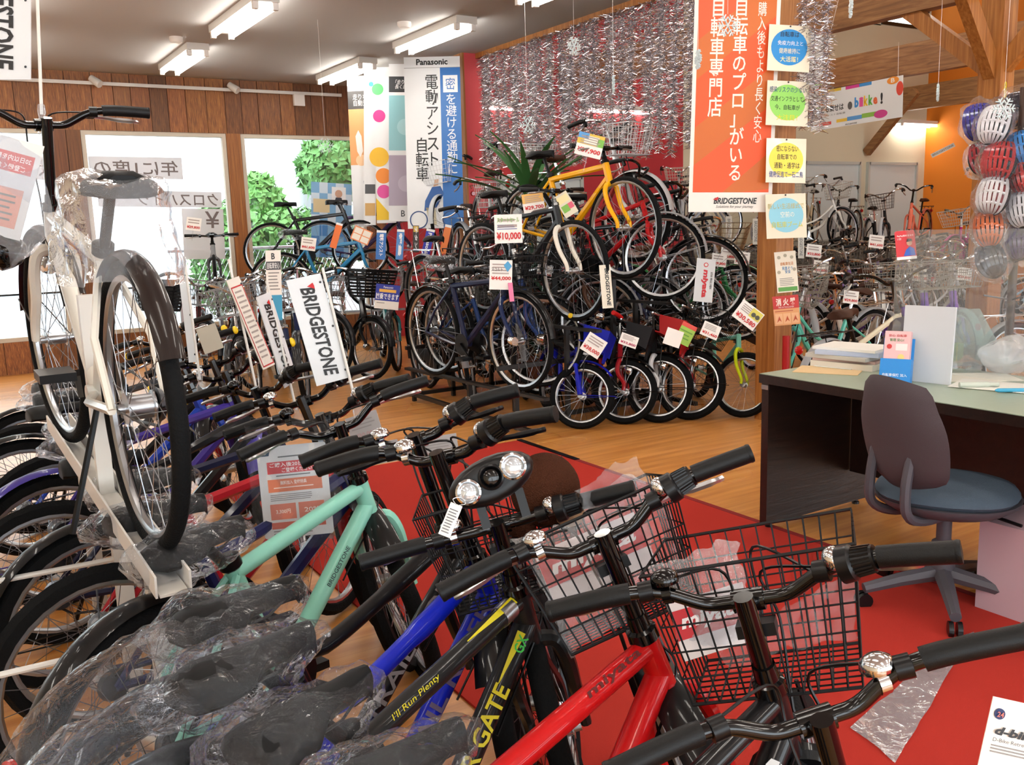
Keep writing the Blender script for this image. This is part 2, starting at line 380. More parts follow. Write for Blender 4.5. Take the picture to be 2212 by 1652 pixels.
# track rail with spots
p0, p1 = atY(88, 169, YB - .03), atY(737, 206, YB - .03)
tr = thing('track_rail', 'white lighting track with two small spotlights along wooden wall', 'light rail', (0, 0, 0))
MB().bar((p0.x - 1.5, YB - .03, p1.z), (p1.x, YB - .03, p1.z), .03, .035).build('rail', M_WHITE, tr, False)
for q in ((207, 176), (505, 190)):
    c = atY(*q, YB - .08); s_ = MB(); s_.lathe((0, 0, 0), (.6, -.6, -.6), [(-.07, .02), (-.07, .035), (.05, .045), (.06, .04)], 12); s_.tube([(0, .05, .02), (0, 0, 0)], .012)
    s_.build('spotlight', M_WHITE, tr, color=None).location = c
c = atY(645, 217, YB - .01); MB().box((c.x, YB - .02, c.z), (.13, .05, .13)).build('wall_box', M_CARD, None, False, label='small square white junction box on wooden wall', cat='box')
for q, l in (((873, 48), 'round smoke detector on the ceiling by the lights'), ((380, 80), 'small flat ceiling disc between the lights')):
    c = atZ(*q, ZC); MB().lathe((c.x, c.y, ZC - .045), (0, 0, 1), [(0, .03), (.0, .05), (.02, .06), (.045, .06)], 16).build('smoke_detector', M_CARD, None, label=l, cat='detector')

# ---------------------------------------------------------------- outside the windows
struct('ground_outside', MB().box((0, 24, -.1), (70, 26, .1)), mat('asphalt', '#8b8d90', .9))
bl = thing('office_building', 'white rendered building across the street beyond the windows', 'building', (0, 27, 0))
MB().box((2, 4, 6), (44, 8, 12)).build('facade', mat('facade', '#f2f2ee', .8), bl, False)
for i in range(8): MB().box((-8 + i * 3.2, -.05, 6.3), (1.3, .1, 1.5)).build('window', mat('far_glass', '#8fb6c0', .1), bl, False)
pl = atY(655, 360, 16.5); MB().tube([(pl.x, 16.5, -.05), (pl.x, 16.5, 9)], .16, 12).build('utility_pole', mat('concrete', '#a9adb0', .8), None, label='grey concrete utility pole seen through the window', cat='pole')
M_LEAF = mat('leaf', '#3f7d2c', .6, oc=True)
def foliage(mb, c, r, n, sz):
    for _ in range(n):
        d = V((random.gauss(0, 1), random.gauss(0, 1), random.gauss(0, 1))).normalized(); q = V(c) + V((d.x * r[0], d.y * r[1], d.z * r[2])) * random.uniform(.55, 1) ** .5
        a = V((random.gauss(0, 1), random.gauss(0, 1), random.gauss(0, 1))).normalized(); b = a.cross(d).normalized(); s = sz * random.uniform(.6, 1.3)
        mb.add([q - a * s, q + b * s * .5, q + a * s, q - b * s * .5], [(0, 1, 2, 3)])
def bush(px, py, Y, r, n, label, name='shrub', sz=.09, col=(.14, .36, .08)):
    c = atY(px, py, Y); t = thing(name, label, 'bush', (c.x, Y, 0))
    mb = MB(); foliage(mb, (0, 0, c.z), r, n, sz); mb.build('foliage', M_LEAF, t, False, color=col, kind='stuff')
    MB().tube([(0, 0, -.05), (.02, 0, max(c.z, .5))], .05, 6).build('stem', mat('bark', '#5a4330', .9), t)
bush(555, 455, 14.2, (.42, .5, .6), 1500, 'rounded green bush just outside the window')
bush(640, 520, 13.6, (1.4, .4, .5), 2400, 'low green hedge growing along the wire fence', 'hedge', .08, (.16, .4, .1))
bush(480, 560, 13.8, (.5, .4, .9), 1500, 'green shrub behind the window poster', 'shrub', .08, (.15, .36, .1))
bush(722, 365, 15.0, (.62, .6, .6), 2200, 'leafy street tree beside the utility pole', 'tree', .11, (.12, .3, .08))
fe = MB(); X0 = 2.6
for i in range(46):
    a = X0 + i * .075
    fe.tube([(a, 12.6, .1), (a + .55, 12.6, 1.2)], .004, 3); fe.tube([(a + .55, 12.6, .1), (a, 12.6, 1.2)], .004, 3)
fn = thing('wire_fence', 'chain-link wire fence outside the windows', 'fence', (0, 0, 0)); fe.build('wire_mesh', M_ALU, fn, False, kind='stuff')
MB().tube([(2.6, 12.6, 1.2), (6.6, 12.6, 1.2)], .02).build('top_rail', M_ALU, fn)
for i in range(3): MB().tube([(2.7 + i * 1.6, 12.6, -.05), (2.7 + i * 1.6, 12.6, 1.25)], .025).build('fence_post', M_ALU, fn)

# ---------------------------------------------------------------- tinsel
tm = MB()
for k in range(96):
    y0 = 4.06 + (8.38 - 4.06) * (k + random.uniform(-.3, .3)) / 95; zb = 1.94 + random.uniform(-.04, .12) + (.12 if k % 7 == 0 else 0)
    x0 = 4.93 + random.uniform(-.03, .03)
    if 4.24 < y0 < 4.66: continue
    nfr = int((ZC - .05 - zb) / .0017)
    for j in range(nfr):
        z = zb + (ZC - .05 - zb) * j / nfr; a = random.uniform(0, 2 * PI); L_ = random.uniform(.03, .062); w = .0028
        d = V((math.cos(a), math.sin(a), random.uniform(-.7, .3))); e = d.cross(V((random.uniform(-1, 1), random.uniform(-1, 1), random.uniform(-1, 1)))).normalized() * w
        o_ = V((x0 + math.sin(z * 3 + k) * .015, y0 + math.cos(z * 2.3 + k * 1.7) * .02, z))
        tm.add([o_ - e, o_ + e, o_ + d * L_ + e * .6, o_ + d * L_ - e * .6], [(0, 1, 2, 3)])
tm.build('tinsel_curtain', mat('tinsel', '#d5d2d6', .22, 1), None, False, label='shimmering silver tinsel garland curtain hanging from the beam', cat='tinsel', kind='stuff')

# ================================================================ bicycles
def node(n, mb, M, ck=None, ch=None, smooth=True, kind=None):
    return dict(n=n, me=mb.mesh(n, M, smooth) if mb else None, ck=ck, ch=ch or [], kind=kind)
_wheels = {}
def wheel_nodes(r, tw, lo, hub=.018, spk=M_SPK):
    key = (r, tw, lo, hub, spk.name)
    if key in _wheels: return _wheels[key]
    N = 36 if lo else 64; n = 6 if lo else 10
    t = MB().ring((0, 0, 0), r - tw / 2, [(tw / 2 * math.cos(2 * PI * j / n), tw / 2 * math.sin(2 * PI * j / n)) for j in range(n)], N)
    ro = r - tw * .78; w = max(.011, tw * .27)
    rim = MB().ring((0, 0, 0), ro, [(.006, -w), (.006, w), (-.012, w), (-.019, w * .5), (-.019, -w * .5), (-.012, -w)], N)
    sp = MB(); ns = 24 if lo else 32; rr = ro - .018
    for i in range(ns):
        a = 2 * PI * i / ns; s = 1 if i % 2 else -1; off = (.55 if (i // 2) % 2 else -.55)
        h = V((math.cos(a + off) * (hub + .004), s * .03, math.sin(a + off) * (hub + .004))); e = V((math.cos(a) * rr, s * .004, math.sin(a) * rr))
        sp.tube([h, e], .0013 if lo else .0011, 3, caps=False)
    hb = MB().lathe((0, -.05, 0), (0, 1, 0), [(0, .006), (.0, .012), (.016, .012), (.018, hub + .008), (.022, hub + .008), (.024, hub), (.076, hub), (.078, hub + .008), (.082, hub + .008), (.084, .012), (.1, .012), (.1, .006)], 12)
    res = [node('tire', t, M_RUB), node('rim', rim, M_ALU if spk is M_SPK else mat('rim_black', '#1c1d20', .35, .5)), node('spokes', sp, spk, kind='stuff'), node('hub', hb, M_ALU)]
    _wheels[key] = res; return res
def saddle_mb(L=.26, w=.16, h=.05):
    st = [(-.5, .62, -.1), (-.46, .86, .05), (-.36, 1, .12), (-.2, .92, .1), (0, .55, 0), (.2, .3, -.02), (.38, .24, -.02), (.48, .18, -.08), (.5, .08, -.3)]
    mb = MB(); vs = []; fs = []; n = 10
    for u, ww, dz in st:
        for j in range(n):
            a = 2 * PI * j / n; cy, sz = math.cos(a), math.sin(a)
            z = (h * .45 * sz if sz > 0 else h * .6 * sz) + dz * h - (.028 * cy * cy * ww if u < 0 else 0)
            vs.append(V((u * L, cy * w / 2 * ww, z)))
    k = len(st)
    for i in range(k - 1):
        for j in range(n): fs.append((i * n + j, i * n + (j + 1) % n, (i + 1) * n + (j + 1) % n, (i + 1) * n + j))
    fs.append(tuple(range(n - 1, -1, -1))); fs.append(tuple((k - 1) * n + j for j in range(n)))
    return mb.add(vs, fs)
def crumple(mb, amp, sc, seed=0):
    return mb.map(lambda p: p + noise.noise_vector(p * sc + V((seed, seed * 2.3, 0))) * amp)
def bag_mb(L=.36, w=.24, h=.15, seed=0, hang=.06):
    def fn(p):
        t = p.x / L * 2; k = 1.0 - .45 * max(0, t) + .1 * max(0, -t)
        return V((p.x * (1.0 if t > 0 else 1.12), p.y * k, p.z * (.62 if p.z > 0 else 1.15)))
    mb = MB().ell((0, 0, 0), (L / 2, w / 2, h / 2), 56, 30, fn=fn)
    crumple(mb, .022, 11, seed); crumple(mb, .012, 34, seed + 5); return crumple(mb, .005, 90, seed + 9)
def basket_mb(d=.25, w=.34, h=.22, lo=True, tap=.78, nx=5, nw=9, nz=5, wr=.0022):
    mb = MB(); k = 3
    def at(z, fx, fy): s = tap + (1 - tap) * z; return V((fx * d * s, (fy - .5) * w * s, z * h))
    for i in range(nz + 1):
        z = i / nz; r = wr * (1.9 if i in (0, nz) else 1)
        mb.tube([at(z, 0, 0), at(z, 1, 0), at(z, 1, 1), at(z, 0, 1)], r, k, closed=True)
    for i in range(nw + 1):
        for fx in (0, 1): mb.tube([at(0, fx, i / nw), at(1, fx, i / nw)], wr, k, caps=False)
        mb.tube([at(0, 0, i / nw), at(0, 1, i / nw)], wr, k, caps=False)
    for i in range(1, nx):
        for fy in (0, 1): mb.tube([at(0, i / nx, fy), at(1, i / nx, fy)], wr, k, caps=False)
        mb.tube([at(0, i / nx, 0), at(0, i / nx, 1)], wr, k, caps=False)
    return mb

KINDS = dict(
 junior=dict(r=.30, tw=.05, bb=(.37, .28), sc=(.26, .60), sad=(.18, .70), hb=(.78, .58), ht=(.745, .69), bh=.17, bw=.285, bar='riser', fr=.019),
 trek=dict(r=.345, tw=.04, bb=(.44, .29), sc=(.25, .68), sad=(.10, .86), hb=(.93, .66), ht=(.905, .765), bh=.25, bw=.29, bar='riser', fr=.02, fa=152),
 cross=dict(r=.345, tw=.036, bb=(.43, .28), sc=(.28, .72), sad=(.19, .90), hb=(.90, .66), ht=(.86, .79), bh=.10, bw=.28, bar='flat', fr=.021),
 city=dict(r=.33, tw=.038, bb=(.45, .27), sc=(.32, .60), sad=(.22, .82), hb=(.92, .60), ht=(.865, .77), bh=.20, bw=.26, bar='city', fr=.018),
 ebike=dict(r=.30, tw=.048, bb=(.50, .26), sc=(.36, .56), sad=(.27, .78), hb=(.98, .56), ht=(.925, .75), bh=.22, bw=.26, bar='city', fr=.026),
 kid=dict(r=.235, tw=.052, bb=(.28, .21), sc=(.20, .42), sad=(.14, .53), hb=(.60, .46), ht=(.568, .56), bh=.13, bw=.24, bar='riser', fr=.017),
 mtb=dict(r=.30, tw=.068, bb=(.40, .28), sc=(.28, .62), sad=(.20, .76), hb=(.86, .62), ht=(.82, .74), bh=.06, bw=.30, bar='flat', fr=.02),
)
_protos = {}
def bike_proto(kind, key=None, st=0.0, lo=True, fender=None, basket=None, carrier=False, step=False, bag=False, chaincase=False, rim=M_SPK, susp=False, shifter=False, bell=None,
               lamp=None, curved=False, sad_w=.16, lever=M_ALU, bagseed=0, grips='black', kick=True, flap=False, wrapf=False, **over):
    ky = key or (kind, st, lo, fender, basket, carrier, step, bag, chaincase, rim.name, susp, shifter, bell, lamp, curved, sad_w, grips, tuple(sorted(over.items())))
    if ky in _protos: return _protos[ky]
    G = dict(KINDS[kind]); G.update(over)
    r, tw, fr = G['r'], G['tw'], G['fr']; n8 = 7 if lo else 12
    P2 = lambda q, y=0.0: V((q[0], y, q[1]))
    bb, sc, sad, hb, ht = (P2(G[k]) for k in ('bb', 'sc', 'sad', 'hb', 'ht'))
    ax = (ht - hb).normalized(); rh = V((0, 0, r))
    fz = hb - ax * ((hb.z - r) / ax.z); fh = V((fz.x + .04, 0, r)); wb = fh.x
    R = Matrix.Rotation(st, 3, ax); S = lambda p: ht + R @ (V(p) - ht)
    ap = ht + ax * G['bh']
    B = lambda x, y, z: ap + V((x, y, z))            # bar space, before steering
    out = []
    # frame
    f = MB()
    if step:
        f.tube(cat_rom([hb + ax * .05, hb * .55 + bb * .45 + V((.02, 0, -.05)), bb + V((.05, 0, .02)), bb], 5), fr * 1.15, n8)
        f.tube(cat_rom([hb + ax * .10, hb * .5 + bb * .5 + V((-.02, 0, .06)), bb + (sc - bb) * .38], 5), fr * .75, n8)
    else:
        if curved: f.tube(cat_rom([ht - ax * .02, ht * .62 + sc * .38 + V((0, 0, -.05)), sc * .8 + ht * .2 + V((0, 0, -.07)), sc + V((0, 0, -.03))], 6), [fr * 1.15] * 7 + [fr * .95] * 6 + [fr * .8] * 6, n8)
        else: f.tube([ht - ax * .025, sc - V((0, 0, .015))], fr, n8)
        f.tube([hb + ax * .03, bb], fr * 1.2, n8)
    f.tube([bb, sc + (sc - bb).normalized() * .03], fr * .95, n8); f.tube([hb - ax * .01, ht + ax * .015], fr * 1.2, n8)
    f.lathe(bb - V((0, .035, 0)), (0, 1, 0), [(0, fr * .6), (0, fr * 1.2), (.07, fr * 1.2), (.07, fr * .6)], n8 + 2)
    for s in (-1, 1):
        f.tube([bb + V((-.02, s * .02, 0)), V((bb.x - .1, s * .05, bb.z)), V((0, s * .062, r))], fr * .6, 6)
        f.tube([sc + V((0, s * .012, -.02)), V((0, s * .062, r)).lerp(sc, .45) + V((0, s * .03, 0)), V((0, s * .062, r))], fr * .48, 6)
    out.append(node('frame', f, M_PAINT, 'frame'))
    # fork
    f = MB(); cr = hb - ax * .03
    f.tube([hb, cr], fr * 1.1, n8)
    for s in (-1, 1):
        lw = .05 + tw * .25
        if susp:
            f.tube([cr + V((0, s * .02, .0)), cr + V((.0, s * lw, -.01))], .016, 8); f.tube([cr + V((0, s * lw, 0)), cr * .6 + fh * .4 + V((0, s * lw, 0))], .0135, 8); f.tube([cr * .62 + fh * .38 + V((0, s * lw, 0)), fh + V((0, s * lw, 0))], .019, 8)
        else:
            f.tube(cat_rom([cr + V((0, s * .008, .012)), cr + V((.004, s * lw * .75, 0)), cr + V((.01, s * lw, -.05)), cr * .5 + (fh - V((.035, 0, 0))) * .5 + V((0, s * lw, 0)), fh + V((-.012, s * lw, .05)), fh + V((0, s * lw, 0))], 4), [.013 + .006 * (1 - i / 20) for i in range(21)], 8)
    out.append(node('fork', f.map(S), M_PAINT, 'fork'))
    # wheels
    Fw = lambda m_: m_
    out.append(dict(n='rear_wheel', me=None, ck=None, ch=wheel_nodes(r, tw, lo, .03, rim), loc=rh))
    a_ = math.atan2((R @ V((1, 0, 0))).y, (R @ V((1, 0, 0))).x)
    out.append(dict(n='front_wheel', me=None, ck=None, ch=wheel_nodes(r, tw, lo, .018, rim), loc=S(fh), R=R))
    # fenders
    if fender:
        rad = r + .012; pr = [(-.004, -tw * .72), (.006, -tw * .45), (.010, 0), (.006, tw * .45), (-.004, tw * .72), (.004, tw * .4), (.007, 0), (.004, -tw * .4)]
        N = 20 if lo else 32
        fm = MB().ring(rh, rad, pr, N, math.radians(48), math.radians(G.get('fa', 200) if fender != 'short' else 150))
        for s in (-1, 1): fm.tube([rh + V((0, s * .05, 0)), rh + V((math.cos(math.radians(178)) * rad, s * .03, math.sin(math.radians(178)) * rad))], .0025, 4)
        out.append(node('rear_fender', fm, M_PAINT, 'fender'))
        fm = MB().ring(fh, rad, pr, N, math.radians(8 if fender != 'short' else 50), math.radians(150 if fender != 'short' else 128))
        for s in (-1, 1): fm.tube([fh + V((0, s * .05, 0)), fh + V((math.cos(math.radians(15)) * rad, s * .03, math.sin(math.radians(15)) * rad))], .0025, 4)
        out.append(node('front_fender', fm.map(S), M_PAINT, 'fender'))
    if wrapf:
        wm = MB().ell((0, 0, 0), (.26, .075, .085), 50, 24, fn=lambda p: V((p.x, p.y, p.z - 1.1 * p.x * p.x + .02))); crumple(wm, .022, 10, bagseed + 3); crumple(wm, .01, 36, bagseed); out[-2]['ch'].append(node('plastic_cover', wm.map(lambda p: p + rh + V((-.03, 0, rad))), M_FILM))
    # seat
    sp = MB().tube([sc - (sc - bb).normalized() * .02, sad + V((.02, 0, -.035))], .0135, n8); sp.lathe(sc, (sc - bb), [(0, fr * 1.1), (.005, fr * 1.35), (.03, fr * 1.35), (.035, fr)], n8)
    for s in (-1, 1): sp.tube([sad + V((-.09, s * .025, -.012)), sad + V((-.02, s * .022, -.035)), sad + V((.04, s * .022, -.035)), sad + V((.11, s * .01, -.01))], .0035, 4)
    out.append(node('seatpost', sp, M_BLK if not step else M_CHR))
    sm = saddle_mb(.26 if kind != 'kid' else .22, sad_w).map(lambda p: p + sad)
    ch = []
    if bag: ch = [node('plastic_cover', bag_mb(.33, sad_w + .05, .13, bagseed).map(lambda p: p + sad + V((-.015, 0, -.01))), M_FILM)]
    out.append(node('saddle', sm, M_SATIN, 'saddle', ch))
    # bar
    bw = G['bw']; bt = G['bar']
    if bt == 'riser': hp = [(-.01, bw, .04), (.008, bw * .62, .045), (.025, bw * .42, .035), (.038, bw * .22, .004), (.04, bw * .1, 0)]
    elif bt == 'flat': hp = [(-.005, bw, .012), (.02, bw * .55, .008), (.038, bw * .2, 0), (.04, bw * .1, 0)]
    else: hp = [(-.17, bw, .055), (-.06, bw * 1.02, .075), (.03, bw * .84, .085), (.07, bw * .5, .06), (.05, bw * .2, .005), (.04, bw * .1, 0)]
    half = cat_rom([B(*q) for q in hp], 6)
    mir = lambda p: V((p.x, -p.y, p.z))
    full = half + [B(.04, 0, 0)] + [mir(p) for p in reversed(half)]
    hbm = MB().tube(full, .0112, n8)
    ch = []
    st_ = MB().tube([ht, ap + ax * .02], .0155, n8).tube([ap, B(.04, 0, 0)], .014, n8); st_.lathe(B(.04, -.024, 0), (0, 1, 0), [(0, .012), (0, .018), (.048, .018), (.048, .012)], n8); st_.lathe(ht - ax * .005, ax, [(0, fr * 1.2), (0, fr * 1.4), (.02, fr * 1.35), (.024, .02), (.05, .0185)], n8)
    ch.append(node('stem', st_.map(S), M_BLKG if not step else M_ALU))
    for s in (1, -1):
        hf = half if s == 1 else [mir(p) for p in half]
        gl = .105 if kind != 'city' else .12
        g0 = arc_cut(hf, -.0, gl if (shifter and s == -1) else gl + .025)
        gm = MB().tube(g0, .0165, n8 + 2); ends = (g0[0] - g0[1]).normalized()
        gm.lathe(g0[0], ends, [(-.004, .0165), (.0, .0175), (.004, .0165), (.005, .006)], n8 + 2)
        ch.append(node('grip', gm.map(S), M_GRIP if grips == 'black' else M_SATIN, 'grip'))
        if grips == 'yellow':
            e_ = MB().lathe(g0[0], ends, [(.0, .0185), (.005, .0185), (.011, .013), (.012, .003)], 12); ch.append(node('grip_cap', e_.map(S), ink('#e8c520')))
        if shifter and s == -1:
            q = arc_cut(hf, gl + .003, gl + .075); d = (q[-1] - q[0]).normalized()
            sm_ = MB().lathe(q[0], d, [(0, .017), (.0, .019), (.008, .0195), (.03, .0215), (.034, .027), (.052, .028), (.054, .018)], 20)
            for j in range(20):
                a = 2 * PI * j / 20; u_ = d.cross(V((0, 0, 1))).normalized(); w_ = d.cross(u_)
                sm_.bar(q[0] + d * .004 + (u_ * math.cos(a) + w_ * math.sin(a)) * .0195, q[0] + d * .03 + (u_ * math.cos(a) + w_ * math.sin(a)) * .0215, .0025, .0025)
            ch.append(node('twist_shifter', sm_.map(S), M_BLK))
            cm_ = MB().ell(q[0] + d * .062 + V((0, 0, .012)), (.02, .017, .019), 12, 8); ch.append(node('gear_window', cm_.map(S), M_CHR))
        # brake lever
        pa = arc_cut(hf, .155 if not shifter or s == 1 else .19, .2)[0]; e0 = arc_cut(hf, 0, .02)[0]; dv = (e0 - pa).normalized(); fw = V((1, 0, 0)); fw = (fw - dv * fw.dot(dv)).normalized(); dn = V((0, 0, -1))
        lm = MB().lathe(pa - dv * .012, dv, [(0, .012), (0, .0165), (.022, .0165), (.022, .012)], 10); lm.bar(pa + fw * .012, pa + fw * .035 + dn * .01 - dv * .012, .022, .02)
        ch.append(node('lever_clamp', lm.map(S), M_BLK))
        lv = MB().tube(cat_rom([pa + fw * .036 + dn * .012, pa + fw * .05 + dn * .014 + dv * .03, pa + fw * .055 + dn * .02 + dv * .07, pa + fw * .05 + dn * .024 + dv * .115, pa + fw * .06 + dn * .026 + dv * .128], 4), [.006] * 8 + [.0075] * 4 + [.006] * 5, 6)
        ch.append(node('brake_lever', lv.map(S), lever))
        if not lo:
            pc = pa + fw * .03 - dv * .02
            cb = MB().tube(cat_rom([S(pc), S(pc - dv * .10 + fw * .05 + V((0, 0, -.01))), S(B(.12, s * .03, -.06)), S(B(.10, s * .02, -.2)), hb + V((.02, s * .015, .02)), hb * .6 + bb * .4 + V((0, s * .02, -.02))], 7), .0026, 5); ch.append(node('brake_cable', cb, M_BLK))
            if s == -1 and shifter:
                cb = MB().tube(cat_rom([S(pc + V((0, 0, -.01))), S(pc - dv * .12 + fw * .10 + V((0, 0, .02))), S(B(.16, 0, -.05)), S(B(.13, .01, -.19)), hb + V((.02, .02, .05)), bb * .5 + hb * .5 + V((0, .024, -.02))], 7), .0026, 5); ch.append(node('gear_cable', cb, M_BLK))
    if bell:
        bs = 1 if bell > 0 else -1; hf = half if bs == 1 else [mir(p) for p in half]; q = arc_cut(hf, .19, .25)[0]
        bm = MB().lathe(q + V((0, 0, .012)), (0, 0, 1), [(0, .008), (.004, .022), (.01, .024), (.02, .021), (.026, .012), (.028, .002)], 16); bm.lathe(q, (0, 1, 0), [(-.007, .013), (-.007, .016), (.007, .016), (.007, .013)], 10)
        ch.append(node('bell', bm.map(S), M_CHR if abs(bell) == 1 else M_BLKG))
    out.append(node('handlebar', hbm.map(S), M_BLKG if not step else M_CHR, None, ch))
    # drive
    cm = MB().lathe(bb + V((0, -.052, 0)), (0, 1, 0), [(0, .03), (0, .078), (.004, .08), (.006, .078), (.006, .03)], 24)
    for s, a in ((-1, math.radians(-35)),): cm.bar(bb + V((0, s * .05, 0)), bb + V((0, s * .07, 0)), .03, .03, (1, 0, 0)); cm.bar(bb + V((0, s * .06, 0)), bb + V((math.cos(a) * .15, s * .075, math.sin(a) * .15)), .018, .014, (0, 1, 0))
    pd = [node('crank_arm', MB().bar(bb + V((0, .05, 0)), bb + V((math.cos(math.radians(145)) * .15, .075, math.sin(math.radians(145)) * .15)), .018, .014, (0, 1, 0)), M_BLK if not step else M_ALU, smooth=False)]
    for s, a in ((-1, math.radians(-35)), (1, math.radians(145))):
        c = bb + V((math.cos(a) * .15, s * .125, math.sin(a) * .15)); pd.append(node('pedal', MB().box(c, (.09, .085, .022)), M_BLK, smooth=False))
    out.append(node('crankset', cm, M_BLK if not step else M_ALU, None, pd))
    if chaincase:
        cc = MB().tube([V((-.03, -.075, r)), V((bb.x * .5, -.075, (r + bb.z) / 2 + .01)), bb + V((.03, -.07, 0))], [.045, .06, .085], 10); cc.map(lambda p: V((p.x, -.07 + (p.y + .07) * .22, p.z))); out.append(node('chain_case', cc, M_SATIN, 'case'))
    else:
        cn = MB(); cn.tube([bb + V((0, -.05, .078)), V((0, -.045, r + .035))], .004, 4); cn.tube([bb + V((0, -.05, -.078)), V((.03, -.045, r - .06)), V((0, -.045, r - .035))], .004, 4)
        cn.lathe(rh + V((0, -.052, 0)), (0, 1, 0), [(0, .012), (0, .036), (.012, .042), (.02, .03), (.02, .012)], 16); out.append(node('chain', cn, M_STEEL))
    if kick: out.append(node('kickstand', MB().tube([bb + V((-.22, .05, .02)), V((bb.x - .30, .15, .012))], .008, 6), M_BLK if not step else M_ALU))
    if carrier:
        cm = MB(); z = r * 2 + .05
        for y in (-.055, .055): cm.tube([V((.2, y, z)), V((-.26, y, z + .005)), V((-.29, y * .5, z - .02))], .005, 5); cm.tube([V((-.12, y, z)), V((0, y * 1.15, r))], .004, 4)
        for i in range(5): cm.tube([V((.12 - i * .08, -.055, z)), V((.12 - i * .08, .055, z))], .0035, 4)
        out.append(node('rear_carrier', cm, M_CHR if step else M_BLK))
        out.append(node('rear_reflector', MB().lathe(V((-.3, 0, r * 2 - .02)), (-1, 0, 0), [(0, .02), (.012, .028), (.02, .026), (.024, .01)], 14), M_RED))
    elif fender and kind != 'trek': out.append(node('rear_reflector', MB().lathe(V((-r - .015, 0, r + .1)), (-1, 0, .3), [(0, .015), (.006, .024), (.016, .022), (.02, .01)], 14), M_RED))
    if basket:
        bx = .08; z0 = -.17
        if basket == 'plastic':
            d, w, h = .27, .38, .24; bm = MB()
            for i in range(9):
                z = i / 8; s = .8 + .2 * z
                for (ax_, ay_, bx_, by_) in ((0, -.5, 1, -.5), (1, -.5, 1, .5), (1, .5, 0, .5), (0, .5, 0, -.5)):
                    bm.bar(V((ax_ * d * s, ay_ * w * s, z * h)), V((bx_ * d * s, by_ * w * s, z * h)), .006, .02 if i < 8 else .03)
            bm.box((d * .4, 0, 0), (d * .8, w * .8, .008))
            for fx, fy in ((0, -.5), (1, -.5), (1, .5), (0, .5), (.5, -.5), (.5, .5), (1, 0), (1, .25), (1, -.25)): bm.bar(V((fx * d * .8, fy * w * .8, 0)), V((fx * d, fy * w, h)), .012, .01)
            M_ = M_SATIN
        elif basket == 'guard':
            d, w, h = .2, .24, .2; bm = MB(); bm.prism([(-.11, .1), (.11, .1), (.02, -.12), (-.02, -.12)], .012, Matrix.Translation((d, 0, h * .5)) @ Matrix.Rotation(PI / 2, 4, 'Y') @ Matrix.Rotation(PI / 2, 4, 'Z')); M_ = M_SATIN
            for s in (-1, 1): bm.prism([(0, .1), (d, .1), (d, -.06), (.04, -.02)], .01, Matrix.Translation((0, s * .11, h * .5)) @ Matrix.Rotation(PI / 2, 4, 'X'))
            bm.box((d * .5, 0, h * .42), (d, .2, .008)); bx = .06
        else: bm = basket_mb(lo=lo, nw=9 if lo else 12, nx=5 if lo else 8, wr=.0022 if lo else .0019); M_ = M_SATIN
        bm.map(lambda p: S(B(bx, 0, z0) + p)); out.append(node('basket', bm, M_, 'basket'))
        bk = MB(); bk.bar(B(.04, 0, -.05), B(bx, 0, -.05), .06, .02); bk.tube([B(bx + .06, .03, z0), fh + V((0, .055, 0))], .004, 5); bk.tube([B(bx + .06, -.03, z0), fh + V((0, -.055, 0))], .004, 5)
        out.append(node('basket_bracket', bk.map(S), M_BLK))
    if lamp:
        c = hb - ax * .04 + V((.07, 0, -.03)) if lamp != 'hub' else fh + V((.03, -.09, .02))
        lm = MB().lathe(c, (1, 0, -.1), [(-.03, .008), (-.02, .026), (.02, .034), (.03, .03)], 14); out.append(node('headlight', lm.map(S), M_CHR))
    if flap: out.append(node('lettered_plate', MB().box(hb + V((.02, 0, .02)), (.01, .08, .1)), M_CARD))
    pr = dict(nodes=out, wb=wb, r=r, S=S, B=B, ht=ht, hb=hb, bb=bb, sc=sc, sad=sad, fh=fh, ap=ap, ax=ax, half=half, R=R)
    _protos[ky] = pr; return pr

def spawn(nodes, parent, cols, depth=0):
    res = []
    for nd in nodes:
        o = obj(nd['n'], nd['me'], parent)
        if nd.get('loc') is not None: o.location = nd['loc']
        if nd.get('R') is not None: o.rotation_euler = nd['R'].to_euler()
        if nd['ck']: c = cols.get(nd['ck']) or cols.get('frame'); o.color = (*lin(c), 1)
        if nd.get('kind'): o['kind'] = nd['kind']
        spawn(nd['ch'], o, cols, depth + 1); res.append(o)
    return res
BLACK = '#0d0e10'
def bike(pr, label, loc, psi, cols, lean=0, pitch=0, s=1.0, group=None, cat='bicycle', name='bicycle', front=None):
    """front: put the front hub here instead of the rear contact at loc"""
    c = dict(frame='#888888', fork=None, fender=BLACK, saddle=BLACK, grip=BLACK, basket='#1a1b1d', case=BLACK); c.update(cols)
    rot = Euler((math.radians(lean), -math.radians(pitch), math.radians(psi)), 'XYZ')
    if front is not None:
        fh = rot.to_matrix() @ (pr['fh'] * s); loc = V(front) - fh
    root = thing(name, label, cat, loc, rot, group)
    root.scale = (s, s, s); root['_'] = 0; del root['_']
    spawn(pr['nodes'], root, c); return root

